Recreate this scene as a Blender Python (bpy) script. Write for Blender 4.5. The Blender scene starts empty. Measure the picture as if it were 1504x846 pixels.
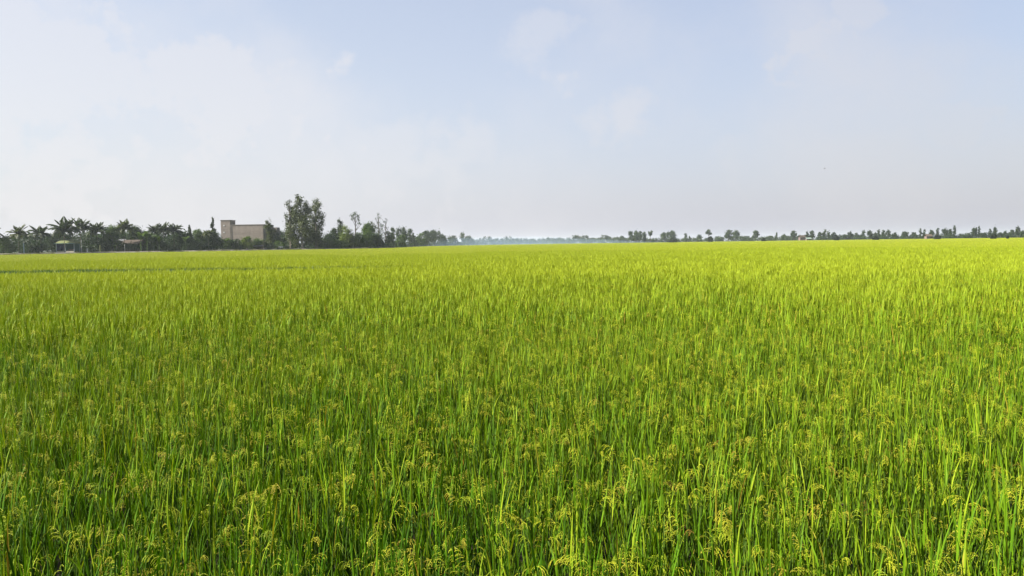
import bpy, math, random
import numpy as np
from mathutils import Vector, Matrix

R = math.radians
scene = bpy.context.scene
COL = scene.collection

# ------------------------------------------------------------------ camera
W0, H0, F = 1504.0, 846.0, 1136.0          # photograph's frame and focal length in its own pixels
CAMZ = 2.15
PITCH = math.atan(65.3 / F)
ROLL = math.atan(0.0148)
fwd = Vector((0, math.cos(PITCH), -math.sin(PITCH)))
up0 = Vector((0, math.sin(PITCH), math.cos(PITCH)))
xr = Vector((1, 0, 0))
cright = xr * math.cos(ROLL) - up0 * math.sin(ROLL)
cup = xr * math.sin(ROLL) + up0 * math.cos(ROLL)
cam_data = bpy.data.cameras.new('camera')
cam = bpy.data.objects.new('camera', cam_data)
COL.objects.link(cam)
cam.matrix_world = Matrix(((cright.x, cup.x, -fwd.x, 0), (cright.y, cup.y, -fwd.y, 0),
                           (cright.z, cup.z, -fwd.z, CAMZ), (0, 0, 0, 1)))
cam_data.sensor_width = 36.0
cam_data.lens = 36.0 * F / W0
cam_data.clip_start = 0.02
cam_data.clip_end = 20000
scene.camera = cam


def ray(px, py):
    a = (px - W0 / 2) / F
    b = -(py - H0 / 2) / F
    return fwd + cright * a + cup * b


def at(px, py, Y):
    d = ray(px, py)
    k = Y / d.y
    return Vector((d.x * k, Y, CAMZ + d.z * k))


# ------------------------------------------------------------------ sun, sky, exposure
SUN_AZ, SUN_EL = R(-101), R(35)              # azimuth from the view direction (+Y), clockwise
to_sun = Vector((math.sin(SUN_AZ) * math.cos(SUN_EL), math.cos(SUN_AZ) * math.cos(SUN_EL), math.sin(SUN_EL)))
sl = bpy.data.lights.new('sun', 'SUN')
sl.energy = 5.0
sl.angle = R(0.6)
sl.color = (1.0, 0.95, 0.86)
so = bpy.data.objects.new('sun', sl)
so.rotation_euler = (-to_sun).to_track_quat('-Z', 'Y').to_euler()
COL.objects.link(so)

scene.view_settings.view_transform = 'Standard'
scene.view_settings.look = 'None'
scene.view_settings.gamma = 1.0
scene.view_settings.exposure = 1.87

world = bpy.data.worlds.new('World')
scene.world = world
world.use_nodes = True
wt = world.node_tree
wt.nodes.clear()


class NB:
    """small helper for node trees"""
    def __init__(s, tree):
        s.t = tree

    def n(s, typ, **kw):
        nd = s.t.nodes.new(typ)
        for k, v in kw.items():
            setattr(nd, k, v)
        return nd

    def put(s, sock, v):
        if isinstance(v, bpy.types.NodeSocket):
            s.t.links.new(v, sock)
        elif v is not None:
            sock.default_value = v

    def m(s, op, a, b=None, c=None, clamp=False):
        nd = s.n('ShaderNodeMath', operation=op)
        nd.use_clamp = clamp
        for i, v in enumerate((a, b, c)):
            if v is not None:
                s.put(nd.inputs[i], v)
        return nd.outputs[0]

    def mix(s, f, a, b, typ='MIX'):
        nd = s.n('ShaderNodeMix', data_type='RGBA', blend_type=typ)
        s.put(nd.inputs[0], f)
        s.put(nd.inputs[6], a)
        s.put(nd.inputs[7], b)
        return nd.outputs[2]

    def smooth(s, v, a, b):
        nd = s.n('ShaderNodeMapRange', interpolation_type='SMOOTHSTEP')
        s.put(nd.inputs[0], v)
        nd.inputs[1].default_value = a
        nd.inputs[2].default_value = b
        return nd.outputs[0]

    def noise(s, vec, scale, detail=3, rough=0.5, col=False):
        nd = s.n('ShaderNodeTexNoise')
        s.put(nd.inputs['Vector'], vec)
        nd.inputs['Scale'].default_value = scale
        nd.inputs['Detail'].default_value = detail
        nd.inputs['Roughness'].default_value = rough
        return nd.outputs['Color' if col else 'Fac']

    def ramp(s, f, stops):
        nd = s.n('ShaderNodeValToRGB')
        s.put(nd.inputs[0], f)
        e = nd.color_ramp.elements
        while len(e) < len(stops):
            e.new(0.5)
        for el, (p, c) in zip(e, stops):
            el.position = p
            el.color = (*c, 1)
        return nd.outputs[0]


def c4(r, g, b):
    return (r, g, b, 1.0)


w = NB(wt)
tc = w.n('ShaderNodeTexCoord').outputs['Generated']
sx = w.n('ShaderNodeSeparateXYZ')
wt.links.new(tc, sx.inputs[0])
dx, dy, dz = sx.outputs
sky = w.n('ShaderNodeTexSky', sky_type='NISHITA')
sky.sun_disc = False
sky.sun_elevation = SUN_EL
sky.sun_rotation = SUN_AZ
sky.dust_density = 1.6
sky.air_density = 1.0
sky.ozone_density = 1.0
SKYGAIN = 0.0505
hz = w.m('MAXIMUM', dz, 0.0)
el = w.m('ARCSINE', hz)
az = w.m('ARCTAN2', dx, dy)
dotn = w.n('ShaderNodeVectorMath', operation='DOT_PRODUCT')
wt.links.new(tc, dotn.inputs[0])
dotn.inputs[1].default_value = to_sun
ds = dotn.outputs['Value']
# humid haze layer of the open sky: white towards the sun, greyer away from it
hz_gain = w.m('MULTIPLY_ADD', w.smooth(ds, -0.75, 0.15), 0.92, 3.0)
hz_col = w.mix(w.smooth(ds, -0.5, 0.45), c4(0.94, 0.945, 1.09), c4(0.975, 0.98, 1.05))
hz_scaled = w.mix(1.0, hz_col, hz_gain, 'MULTIPLY')
hz_fac = w.m('MULTIPLY_ADD', w.m('POWER', 2.718, w.m('MULTIPLY', el, -3.6)), 0.62, 0.32)
base = w.mix(hz_fac, w.mix(1.0, sky.outputs[0], c4(1.16, 1.17, 1.19), 'MULTIPLY'), hz_scaled)
# clouds: soft cumulus tops that melt into the haze below them
warp = w.noise(tc, 13.0, 6, 0.6)
warp2 = w.noise(tc, 34.0, 4, 0.6)
wn = w.m('ADD', w.m('MULTIPLY', w.m('SUBTRACT', warp, 0.5), 2.6), w.m('MULTIPLY', w.m('SUBTRACT', warp2, 0.5), 1.7))


def cloud(px, py, wx, wy, amt, soft=0.55, tail=0.22):
    d = ray(px, py).normalized()
    a0, e0 = math.atan2(d.x, d.y), math.asin(d.z)
    u = w.m('MULTIPLY', w.m('SUBTRACT', az, a0), F / wx)
    v = w.m('MULTIPLY', w.m('SUBTRACT', el, e0), F / wy)
    v = w.m('MAXIMUM', v, w.m('MULTIPLY', v, -tail))
    r = w.m('SQRT', w.m('ADD', w.m('MULTIPLY', u, u), w.m('MULTIPLY', v, v)))
    r = w.m('ADD', r, wn)
    return w.m('MULTIPLY', w.smooth(r, 1.2, 1.2 - soft * 1.1), amt * 0.78)


masks = [cloud(70, 60, 150, 60, 0.6, 0.6, 0.3), cloud(-110, 40, 170, 75, 0.55), cloud(330, 105, 150, 38, 0.62, 0.6, 0.3),
         cloud(590, 195, 150, 32, 0.38, 0.9), cloud(828, 112, 40, 16, 0.6, 0.95, 0.5), cloud(915, 160, 75, 34, 0.5, 0.95, 0.5),
         cloud(1190, 55, 55, 36, 0.6, 0.6, 0.5), cloud(1265, 8, 40, 14, 0.5, 0.6, 0.5), cloud(1400, 172, 60, 18, 0.4, 0.6, 0.5),
         cloud(790, 34, 55, 18, 0.35, 0.9), cloud(1075, 210, 40, 16, 0.25, 0.9)]
cm = masks[0]
for mk in masks[1:]:
    cm = w.m('MAXIMUM', cm, mk)
# the same kind of cloud elsewhere in the sky, and a thin veil over all of it
far_n = w.noise(tc, 3.2, 6, 0.55)
veil = w.m('MULTIPLY', w.smooth(far_n, 0.42, 0.75), 0.5)
cm = w.m('MAXIMUM', cm, veil)
cl_gain = w.m('MULTIPLY', hz_gain, 1.19)
cl_col = w.mix(1.0, c4(1.02, 0.99, 1.0), cl_gain, 'MULTIPLY')
full = w.mix(cm, base, cl_col)
bg = w.n('ShaderNodeBackground')
wt.links.new(full, bg.inputs[0])
bg.inputs[1].default_value = SKYGAIN
wo = w.n('ShaderNodeOutputWorld')
wt.links.new(bg.outputs[0], wo.inputs[0])

cy = scene.cycles
cy.use_denoising = True
cy.denoiser = 'OPENIMAGEDENOISE'
cy.denoising_input_passes = 'RGB_ALBEDO_NORMAL'
cy.max_bounces = 8
cy.diffuse_bounces = 2
cy.glossy_bounces = 2
cy.transmission_bounces = 4
cy.volume_bounces = 1
cy.caustics_reflective = False
cy.caustics_refractive = False
cy.use_adaptive_sampling = False

# ------------------------------------------------------------------ helpers


def tag(o, label=None, cat=None, group=None, kind=None):
    if label:
        o['label'] = label
    if cat:
        o['category'] = cat
    if group:
        o['group'] = group
    if kind:
        o['kind'] = kind
    return o


def link(o, parent=None):
    COL.objects.link(o)
    if parent is not None:
        o.parent = parent
    return o


def empty(name, loc, rz=0.0):
    o = bpy.data.objects.new(name, None)
    o.empty_display_size = 0.2
    o.location = loc
    o.rotation_euler = (0, 0, rz)
    return link(o)


def np_mesh(name, v, f, mat=None, smooth=False, tint=None):
    """v: (n,3) array, f: (m,k) array of one polygon size"""
    v = np.asarray(v, dtype=np.float32)
    f = np.asarray(f, dtype=np.int32)
    me = bpy.data.meshes.new(name)
    me.vertices.add(len(v))
    me.vertices.foreach_set('co', v.ravel())
    m, k = f.shape
    me.loops.add(m * k)
    me.loops.foreach_set('vertex_index', f.ravel())
    me.polygons.add(m)
    me.polygons.foreach_set('loop_start', np.arange(0, m * k, k, dtype=np.int32))
    me.polygons.foreach_set('loop_total', np.full(m, k, dtype=np.int32))
    if tint is not None:
        for nm, arr in tint.items():
            at_ = me.attributes.new(nm, 'FLOAT', 'POINT')
            at_.data.foreach_set('value', np.asarray(arr, dtype=np.float32))
    if mat is not None:
        me.materials.append(mat)
    if smooth:
        me.polygons.foreach_set('use_smooth', np.ones(m, dtype=bool))
    me.update(calc_edges=True)
    return me


class MB:
    """collects boxes, tubes and sheets; build() links them as ONE mesh object"""
    def __init__(s):
        s.v, s.f = [], []

    def add(s, vs, fs):
        b = len(s.v)
        s.v += [tuple(p) for p in vs]
        s.f += [tuple(i + b for i in q) for q in fs]

    def box(s, x0, x1, y0, y1, z0, z1, M=None):
        vs = [Vector((x, y, z)) for x in (x0, x1) for y in (y0, y1) for z in (z0, z1)]
        if M is not None:
            vs = [M @ p for p in vs]
        s.add(vs, [(0, 1, 3, 2), (4, 6, 7, 5), (0, 4, 5, 1), (2, 3, 7, 6), (0, 2, 6, 4), (1, 5, 7, 3)])

    def tube(s, pts, radii, n=6):
        pts = [Vector(p) for p in pts]
        b = len(s.v)
        for i, p in enumerate(pts):
            d = (pts[min(i + 1, len(pts) - 1)] - pts[max(i - 1, 0)]).normalized()
            a = d.cross(Vector((0.31, 0.95, 0.05)) if abs(d.y) < 0.9 else Vector((1, 0, 0))).normalized()
            c = d.cross(a)
            for k in range(n):
                t = 2 * math.pi * k / n
                s.v.append(tuple(p + (a * math.cos(t) + c * math.sin(t)) * radii[i]))
        for i in range(len(pts) - 1):
            for k in range(n):
                k2 = (k + 1) % n
                s.f.append((b + i * n + k, b + i * n + k2, b + (i + 1) * n + k2, b + (i + 1) * n + k))
        s.f.append(tuple(b + k for k in reversed(range(n))))
        s.f.append(tuple(b + (len(pts) - 1) * n + k for k in range(n)))

    def mesh(s, name, mat, smooth=False):
        me = bpy.data.meshes.new(name)
        me.from_pydata(s.v, [], s.f)
        me.materials.append(mat)
        if smooth:
            for p in me.polygons:
                p.use_smooth = True
        me.update()
        return me

    def build(s, name, mat, parent=None, smooth=False, loc=None):
        o = bpy.data.objects.new(name, s.mesh(name, mat, smooth))
        if loc is not None:
            o.location = loc
        return link(o, parent)


# ------------------------------------------------------------------ materials


def new_mat(name):
    m = bpy.data.materials.new(name)
    m.use_nodes = True
    m.node_tree.nodes.clear()
    return m, NB(m.node_tree)


ALB = 0.50      # the picture is exposed for the shade side of things, so real (darker) base colours are used


def surface(name, c1, c2, scale, rough=0.9, bump=0.0, spec=0.2, detail=5, stretch=None):
    """rough painted, earthen or concrete surface with a two-colour mottling"""
    m, b = new_mat(name)
    co = b.n('ShaderNodeTexCoord').outputs['Object']
    if stretch:
        mp = b.n('ShaderNodeMapping')
        b.put(mp.inputs[0], co)
        mp.inputs['Scale'].default_value = stretch
        co = mp.outputs[0]
    n1 = b.noise(co, scale, detail, 0.65)
    col = b.mix(b.smooth(n1, 0.3, 0.7), c4(*[q * ALB for q in c1]), c4(*[q * ALB for q in c2]))
    p = b.n('ShaderNodeBsdfPrincipled')
    b.put(p.inputs['Base Color'], col)
    p.inputs['Roughness'].default_value = rough
    p.inputs['Specular IOR Level'].default_value = spec
    if bump:
        bp = b.n('ShaderNodeBump')
        bp.inputs['Strength'].default_value = bump
        b.put(bp.inputs['Height'], n1)
        b.put(p.inputs['Normal'], bp.outputs[0])
    o = b.n('ShaderNodeOutputMaterial')
    b.put(o.inputs[0], p.outputs[0])
    return m


def leaf_shader(b, col, tcol, rough=0.5, spec=0.25, trans=0.35):
    p = b.n('ShaderNodeBsdfPrincipled')
    b.put(p.inputs['Base Color'], col)
    p.inputs['Roughness'].default_value = rough
    p.inputs['Specular IOR Level'].default_value = spec
    t = b.n('ShaderNodeBsdfTranslucent')
    b.put(t.inputs[0], tcol)
    mx = b.n('ShaderNodeMixShader')
    mx.inputs[0].default_value = trans
    b.put(mx.inputs[1], p.outputs[0])
    b.put(mx.inputs[2], t.outputs[0])
    o = b.n('ShaderNodeOutputMaterial')
    b.put(o.inputs[0], mx.outputs[0])


def attr(b, nm):
    a = b.n('ShaderNodeAttribute')
    a.attribute_name = nm
    return a.outputs['Fac']


def tree_leaf(name, c_dark, c_light, trans=0.3):
    m, b = new_mat(name)
    f = b.m('FRACT', b.m('ADD', attr(b, 'tint'), 0.0))
    g = b.n('ShaderNodeNewGeometry')
    nz = b.noise(g.outputs['Position'], 0.35, 2)
    f2 = b.m('ADD', b.m('MULTIPLY', f, 0.55), b.m('MULTIPLY', nz, 0.5), clamp=True)
    col = b.mix(f2, c4(*[q * ALB for q in c_dark]), c4(*[q * ALB for q in c_light]))
    tcol = b.mix(1.0, col, c4(1.25, 1.3, 0.7), 'MULTIPLY')
    leaf_shader(b, col, tcol, 0.55, 0.25, trans)
    return m


# rice leaf: per-leaf tint, per-plant tint, ripening patches over the field, paler tips
def rice_leaf_mat():
    m, b = new_mat('rice_leaf')
    oi = b.n('ShaderNodeObjectInfo').outputs['Random']
    t = b.m('FRACT', b.m('ADD', attr(b, 'tint'), oi))
    pos = b.n('ShaderNodeNewGeometry').outputs['Position']
    big = b.noise(pos, 0.16, 4, 0.6)
    sp = b.n('ShaderNodeSeparateXYZ')
    b.put(sp.inputs[0], pos)
    # leaf colour turns brighter and yellower with distance
    edge = b.m('SUBTRACT', sp.outputs[1], b.m('MULTIPLY_ADD', sp.outputs[0], -0.1, 50.0))
    rm = b.n('ShaderNodeMapRange')
    b.put(rm.inputs[0], b.m('ADD', edge, b.m('MULTIPLY', b.m('SUBTRACT', big, 0.5), 18.0)))
    rm.inputs[1].default_value = -47.0
    rm.inputs[2].default_value = -16.0
    far_mix = rm.outputs[0]
    col = b.ramp(t, [(0.0, (0.012, 0.062, 0.002)), (0.4, (0.042, 0.15, 0.003)), (0.75, (0.13, 0.28, 0.006)),
                     (0.985, (0.33, 0.42, 0.02)), (0.996, (0.38, 0.26, 0.04)), (1.0, (0.32, 0.13, 0.025))])
    col = b.mix(b.m('MULTIPLY', b.smooth(big, 0.35, 0.7), 0.35), col, c4(0.19, 0.28, 0.006))
    col = b.mix(b.m('MULTIPLY', far_mix, 0.82), col, c4(0.38, 0.46, 0.024))
    u = attr(b, 'along')
    col = b.mix(b.m('MULTIPLY', b.smooth(u, 0.8, 1.0), 0.35), col, c4(0.30, 0.27, 0.05))
    col = b.mix(1.0, col, c4(0.58, 0.58, 0.54), 'MULTIPLY')
    tcol = b.mix(1.0, col, c4(1.35, 1.3, 0.55), 'MULTIPLY')
    leaf_shader(b, col, tcol, 0.6, 0.08, 0.20)
    return m


def panicle_mat():
    m, b = new_mat('rice_panicle')
    oi = b.n('ShaderNodeObjectInfo').outputs['Random']
    t = b.m('FRACT', b.m('ADD', attr(b, 'tint'), oi))
    col = b.ramp(t, [(0.0, (0.36, 0.47, 0.02)), (0.4, (0.52, 0.58, 0.028)), (0.75, (0.70, 0.70, 0.04)),
                     (0.975, (0.62, 0.50, 0.06)), (1.0, (0.40, 0.22, 0.04))])
    col = b.mix(1.0, col, c4(0.64, 0.66, 0.55), 'MULTIPLY')
    leaf_shader(b, col, col, 0.5, 0.25, 0.25)
    return m


M_RLEAF = rice_leaf_mat()
M_PAN = panicle_mat()
M_RSTEM, _b = new_mat('rice_stem')
leaf_shader(_b, c4(0.05, 0.095, 0.01), c4(0.05, 0.095, 0.01), 0.5, 0.3, 0.15)
M_SHADEBAND = tree_leaf('shade_band_blade', (0.03, 0.085, 0.006), (0.075, 0.17, 0.012))  # shade of the band across the field, put into the blade colour
M_SOIL = surface('paddy_soil', (0.05, 0.042, 0.028), (0.09, 0.075, 0.045), 3.0, 0.75, 0.4)
M_LAND = surface('far_land', (0.05, 0.075, 0.02), (0.11, 0.12, 0.04), 0.05, 0.95)
M_TRACK = surface('dry_track', (0.30, 0.27, 0.20), (0.40, 0.37, 0.29), 0.6, 0.95, 0.3)
M_BARK = surface('bark_grey', (0.09, 0.075, 0.06), (0.19, 0.165, 0.135), 5.0, 0.95, 0.4, stretch=(1, 1, 0.2))
M_BARKP = surface('bark_pale', (0.20, 0.18, 0.15), (0.34, 0.31, 0.27), 4.0, 0.9, 0.3, stretch=(1, 1, 0.2))
M_CONC = surface('raw_concrete', (0.35, 0.295, 0.25), (0.45, 0.385, 0.335), 0.55, 0.95, 0.15)
M_CONCD = surface('weathered_concrete', (0.27, 0.235, 0.20), (0.36, 0.32, 0.28), 0.9, 0.95, 0.15)
M_WHITE = surface('white_paint', (0.74, 0.74, 0.72), (0.82, 0.82, 0.80), 2.0, 0.6)
M_CREAM = surface('cream_wall', (0.55, 0.50, 0.40), (0.66, 0.61, 0.50), 1.5, 0.85)
M_YROOF = surface('yellow_green_roof', (0.15, 0.18, 0.06), (0.23, 0.25, 0.10), 1.2, 0.7)
M_NAVY = surface('navy_tarpaulin', (0.010, 0.013, 0.05), (0.02, 0.025, 0.09), 2.0, 0.6)
M_TEAL = surface('teal_paint', (0.04, 0.12, 0.13), (0.07, 0.17, 0.18), 2.0, 0.6)
M_PBLUE = surface('pale_blue_paint', (0.36, 0.47, 0.55), (0.45, 0.55, 0.62), 2.0, 0.6)
M_PINK = surface('faded_pink_cloth', (0.42, 0.28, 0.25), (0.55, 0.40, 0.36), 3.0, 0.9)
M_RUST = surface('rusty_roof_sheet', (0.075, 0.055, 0.04), (0.12, 0.09, 0.07), 1.4, 0.85)
M_ZINC = surface('zinc_roof_sheet', (0.17, 0.175, 0.18), (0.25, 0.255, 0.26), 1.4, 0.5)
M_BROWNW = surface('brown_board_wall', (0.10, 0.075, 0.055), (0.16, 0.12, 0.09), 2.0, 0.9)
M_PINKW = surface('pinkish_house_wall', (0.18, 0.125, 0.11), (0.24, 0.17, 0.15), 1.0, 0.9)
M_GREENR = surface('pale_green_roof', (0.24, 0.33, 0.27), (0.32, 0.41, 0.34), 1.0, 0.7)
M_DARK = surface('dark_opening', (0.012, 0.012, 0.012), (0.02, 0.02, 0.02), 1.0, 0.9)
M_TYRE = surface('tyre_rubber', (0.015, 0.015, 0.015), (0.025, 0.025, 0.025), 4.0, 0.9)
M_BIRD = surface('bird_feather', (0.22, 0.21, 0.20), (0.36, 0.35, 0.33), 8.0, 0.8)
L_DEEP = tree_leaf('leaf_deep', (0.010, 0.026, 0.007), (0.045, 0.092, 0.018))
L_DARK = tree_leaf('leaf_blackish', (0.006, 0.014, 0.006), (0.018, 0.034, 0.012))
L_MID = tree_leaf('leaf_mid', (0.042, 0.09, 0.016), (0.135, 0.22, 0.036))
L_YEL = tree_leaf('leaf_yellow_green', (0.07, 0.13, 0.012), (0.22, 0.28, 0.03))
L_OLIVE = tree_leaf('leaf_olive', (0.036, 0.054, 0.014), (0.125, 0.155, 0.04))
L_PALM = tree_leaf('leaf_palm', (0.018, 0.036, 0.012), (0.065, 0.095, 0.026))
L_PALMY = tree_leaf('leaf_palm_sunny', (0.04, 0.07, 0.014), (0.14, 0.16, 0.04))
L_BAN = tree_leaf('leaf_banana', (0.03, 0.065, 0.014), (0.10, 0.16, 0.035), 0.35)
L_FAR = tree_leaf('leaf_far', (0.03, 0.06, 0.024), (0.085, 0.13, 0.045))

# ------------------------------------------------------------------ ground
rng = np.random.default_rng(11)
random.seed(5)

g = 4000.0
gv = np.array([(-g, -g, 0), (g, -g, 0), (g, g, 0), (-g, g, 0)])
gr = link(bpy.data.objects.new('ground', np_mesh('ground', gv, [(0, 1, 2, 3)], M_LAND)))
tag(gr, kind='structure')
pv = np.array([(-230, -6, .004), (230, -6, .004), (230, 240, .004), (-230, 240, .004)])
pd = link(bpy.data.objects.new('paddy_soil', np_mesh('paddy_soil', pv, [(0, 1, 2, 3)], M_SOIL)))
tag(pd, kind='structure')

# far edge of the paddy, as (photograph column, distance)
EDGE = [(-400, 240), (0, 285), (300, 335), (560, 390), (585, 460), (620, 680), (700, 1150), (800, 1450),
        (880, 1300), (930, 1000), (1000, 1050), (1200, 900), (1504, 640), (1900, 480)]
EX = np.array([(p - W0 / 2) / F for p, _ in EDGE])
EY = np.array([y for _, y in EDGE], dtype=float)


def edge_y(px):
    return float(np.interp((px - W0 / 2) / F, EX, EY))


# raised track along the far edge on the left, trees stand on it
BANK = 1.15
mb = MB()
prev = None
cols = list(range(-420, 581, 40))
rows = []
for px in cols:
    s_ = (px - W0 / 2) / F
    y0 = edge_y(px)
    rows.append([(s_ * y0, y0 - 2.2, 0.0), (s_ * y0, y0, BANK), (s_ * (y0 + 4.5), y0 + 4.5, BANK + 0.08),
                 (s_ * (y0 + 90), y0 + 90, BANK + 0.05), (s_ * (y0 + 95), y0 + 95, -0.05)])
vs = [p for r_ in rows for p in r_]
fs = []
for i in range(len(rows) - 1):
    for k in range(2):
        a = i * 5 + k
        fs.append((a, a + 5, a + 6, a + 1))
mb.add(vs, fs)
tr = mb.build('dirt_track', M_TRACK)
tag(tr, kind='structure')
mb = MB()
fs = []
for i in range(len(rows) - 1):
    for k in (2, 3):
        a = i * 5 + k
        fs.append((a, a + 5, a + 6, a + 1))
mb.add(vs, fs)
tb = mb.build('tree_land', M_LAND)
tag(tb, kind='structure')

# ------------------------------------------------------------------ rice: leaf, stem, panicle prototypes


def leaf_arrays(L, wd, bend, segs=5, fold=0.25, twist=0.0):
    """a blade from the origin along +Z that arches towards +X; V-folded"""
    v, f, al = [], [], []
    x = z = 0.0
    for i in range(segs + 1):
        t = i / segs
        ang = bend * t ** 1.7
        if i:
            x += math.sin(ang) * L / segs
            z += math.cos(ang) * L / segs
        wv = wd * 0.5 * (min(1.0, 0.45 + 1.6 * t)) * (1 - t ** 2.6) if i < segs else 0.0
        tw = twist * t
        sx_, cx_ = math.sin(tw), math.cos(tw)
        n = Vector((math.cos(ang), 0, -math.sin(ang)))
        side = Vector((0, 1, 0)) * cx_ + n * sx_
        lift = n * cx_ - Vector((0, 1, 0)) * sx_
        p = Vector((x, 0, z))
        if i == segs:
            v.append(p)
            al.append(1.0)
        else:
            v += [p + side * wv + lift * wv * fold, p, p - side * wv + lift * wv * fold]
            al += [t] * 3
    for i in range(segs):
        a = 3 * i
        if i < segs - 1:
            f += [(a, a + 1, a + 4), (a, a + 4, a + 3), (a + 1, a + 2, a + 5), (a + 1, a + 5, a + 4)]
        else:
            f += [(a, a + 1, a + 3), (a + 1, a + 2, a + 3)]
    return np.array(v), np.array(f), np.array(al)


def flat_leaf(L, wd, bend, segs=2):
    v, f, al = [], [], []
    x = z = 0.0
    for i in range(segs + 1):
        t = i / segs
        ang = bend * t ** 1.5
        if i:
            x += math.sin(ang) * L / segs
            z += math.cos(ang) * L / segs
        if i == segs:
            v.append((x, 0, z))
            al.append(1.0)
        else:
            hw = wd * (0.5 if i else 0.35)
            v += [(x, hw, z), (x, -hw, z)]
            al += [t, t]
    for i in range(segs):
        a = 2 * i
        f += [(a, a + 1, a + 2)] if i == segs - 1 else [(a, a + 1, a + 3), (a, a + 3, a + 2)]
    return np.array(v, float), np.array(f), np.array(al)


def panicle_arrays(seed, n_br=8, n_gr=7, L=0.19, droop=2.3, gl=0.0085, gw=0.0032, sides=3):
    rg = random.Random(seed)
    v, f = [], []

    def strip(a, b_, wd):
        d = (b_ - a).normalized()
        s = d.cross(Vector((rg.uniform(-1, 1), rg.uniform(-1, 1), 0.2))).normalized() * wd
        k = len(v)
        v.extend([a + s, a - s, b_])
        f.append((k, k + 1, k + 2))

    def grain(p, d):
        d = d.normalized()
        a = d.cross(Vector((0.3, 0.8, 0.52))).normalized()
        c = d.cross(a)
        k = len(v)
        l_, w_ = gl * rg.uniform(.85, 1.15), gw * rg.uniform(.85, 1.15)
        v.append(p)
        for q in range(sides):
            t = 2 * math.pi * q / sides
            v.append(p + d * l_ * 0.45 + (a * math.cos(t) + c * math.sin(t)) * w_ * 0.5)
        v.append(p + d * l_)
        for q in range(sides):
            q2 = (q + 1) % sides
            f.append((k, k + 1 + q2, k + 1 + q))
            f.append((k + 1 + sides, k + 1 + q, k + 1 + q2))

    pts = []
    p = Vector((0, 0, 0))
    N = 12
    for i in range(N + 1):
        t = i / N
        ang = 0.15 + droop * t ** 0.9
        pts.append((p.copy(), Vector((math.sin(ang), 0, math.cos(ang)))))
        p = p + pts[-1][1] * L / N
    for i in range(N):
        strip(pts[i][0], pts[i + 1][0], 0.0012)
    for bi in range(n_br):
        t = 0.08 + 0.9 * bi / max(1, n_br - 1)
        fi = min(N - 1, int(t * N))
        p0, d0 = pts[fi]
        bl = L * (0.55 - 0.3 * t) * rg.uniform(.8, 1.15)
        dd = (d0 + Vector((rg.uniform(-.5, .5), rg.uniform(-.75, .75), rg.uniform(-.3, .2)))).normalized()
        q = p0.copy()
        for gi in range(n_gr):
            dd = (dd + Vector((0.02, 0, -0.16 - 0.1 * gi / n_gr))).normalized()
            q2 = q + dd * bl / n_gr
            if sides > 1 and n_gr > 3:
                strip(q, q2, 0.0008)
            gd = (dd + Vector((rg.uniform(-.22, .22), rg.uniform(-.22, .22), rg.uniform(-.2, .1)))).normalized()
            grain(q2, gd)
            q = q2
    return np.array([tuple(p_) for p_ in v]), np.array(f), None


def stem_arrays(h, r):
    v, f = [], []
    for z, rr in ((0, r * 1.5), (h * .5, r), (h, r * .6)):
        for k in range(3):
            t = 2.094 * k
            v.append((rr * math.cos(t), rr * math.sin(t), z))
    for i in range(2):
        for k in range(3):
            k2 = (k + 1) % 3
            a, b_, c_, d_ = i * 3 + k, i * 3 + k2, i * 3 + 3 + k2, i * 3 + 3 + k
            f += [(a, b_, c_), (a, c_, d_)]
    return np.array(v, float), np.array(f), None


NEAR = {'leaf': [], 'panicle': [], 'stem': []}
lrand = random.Random(3)
for i in range(12):
    bend = [0.08, 0.2, 0.14, 0.35, 0.10, 0.5, 0.22, 0.06, 0.9, 0.16, 0.28, 0.10][i]
    NEAR['leaf'].append(leaf_arrays(1.0, 0.030 + 0.010 * lrand.random(), bend, 5, lrand.uniform(.15, .5), lrand.uniform(-.9, .9)))
for i in range(6):
    NEAR['panicle'].append(panicle_arrays(40 + i, 8 + i % 3, 9, 0.15 + 0.02 * (i % 3), 1.0 + 0.28 * i, 0.0125, 0.0040))
NEAR['stem'].append(stem_arrays(1.0, 0.0032))
MIDS = {'leaf': [flat_leaf(1.0, 0.040, b_, 3) for b_ in (0.08, 0.15, 0.25, 0.45, 0.12, 0.7)],
        'panicle': [panicle_arrays(70 + i, 5, 2, 0.17, 1.8 + 0.25 * i, 0.034, 0.0085, 3) for i in range(4)], 'stem': []}
FARS = {'leaf': [flat_leaf(1.0, 0.062, b_, 2) for b_ in (0.15, 0.3, 0.5, 0.8)],
        'panicle': [panicle_arrays(90 + i, 2, 1, 0.10, 1.9, 0.10, 0.022, 3) for i in range(3)], 'stem': []}


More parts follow.
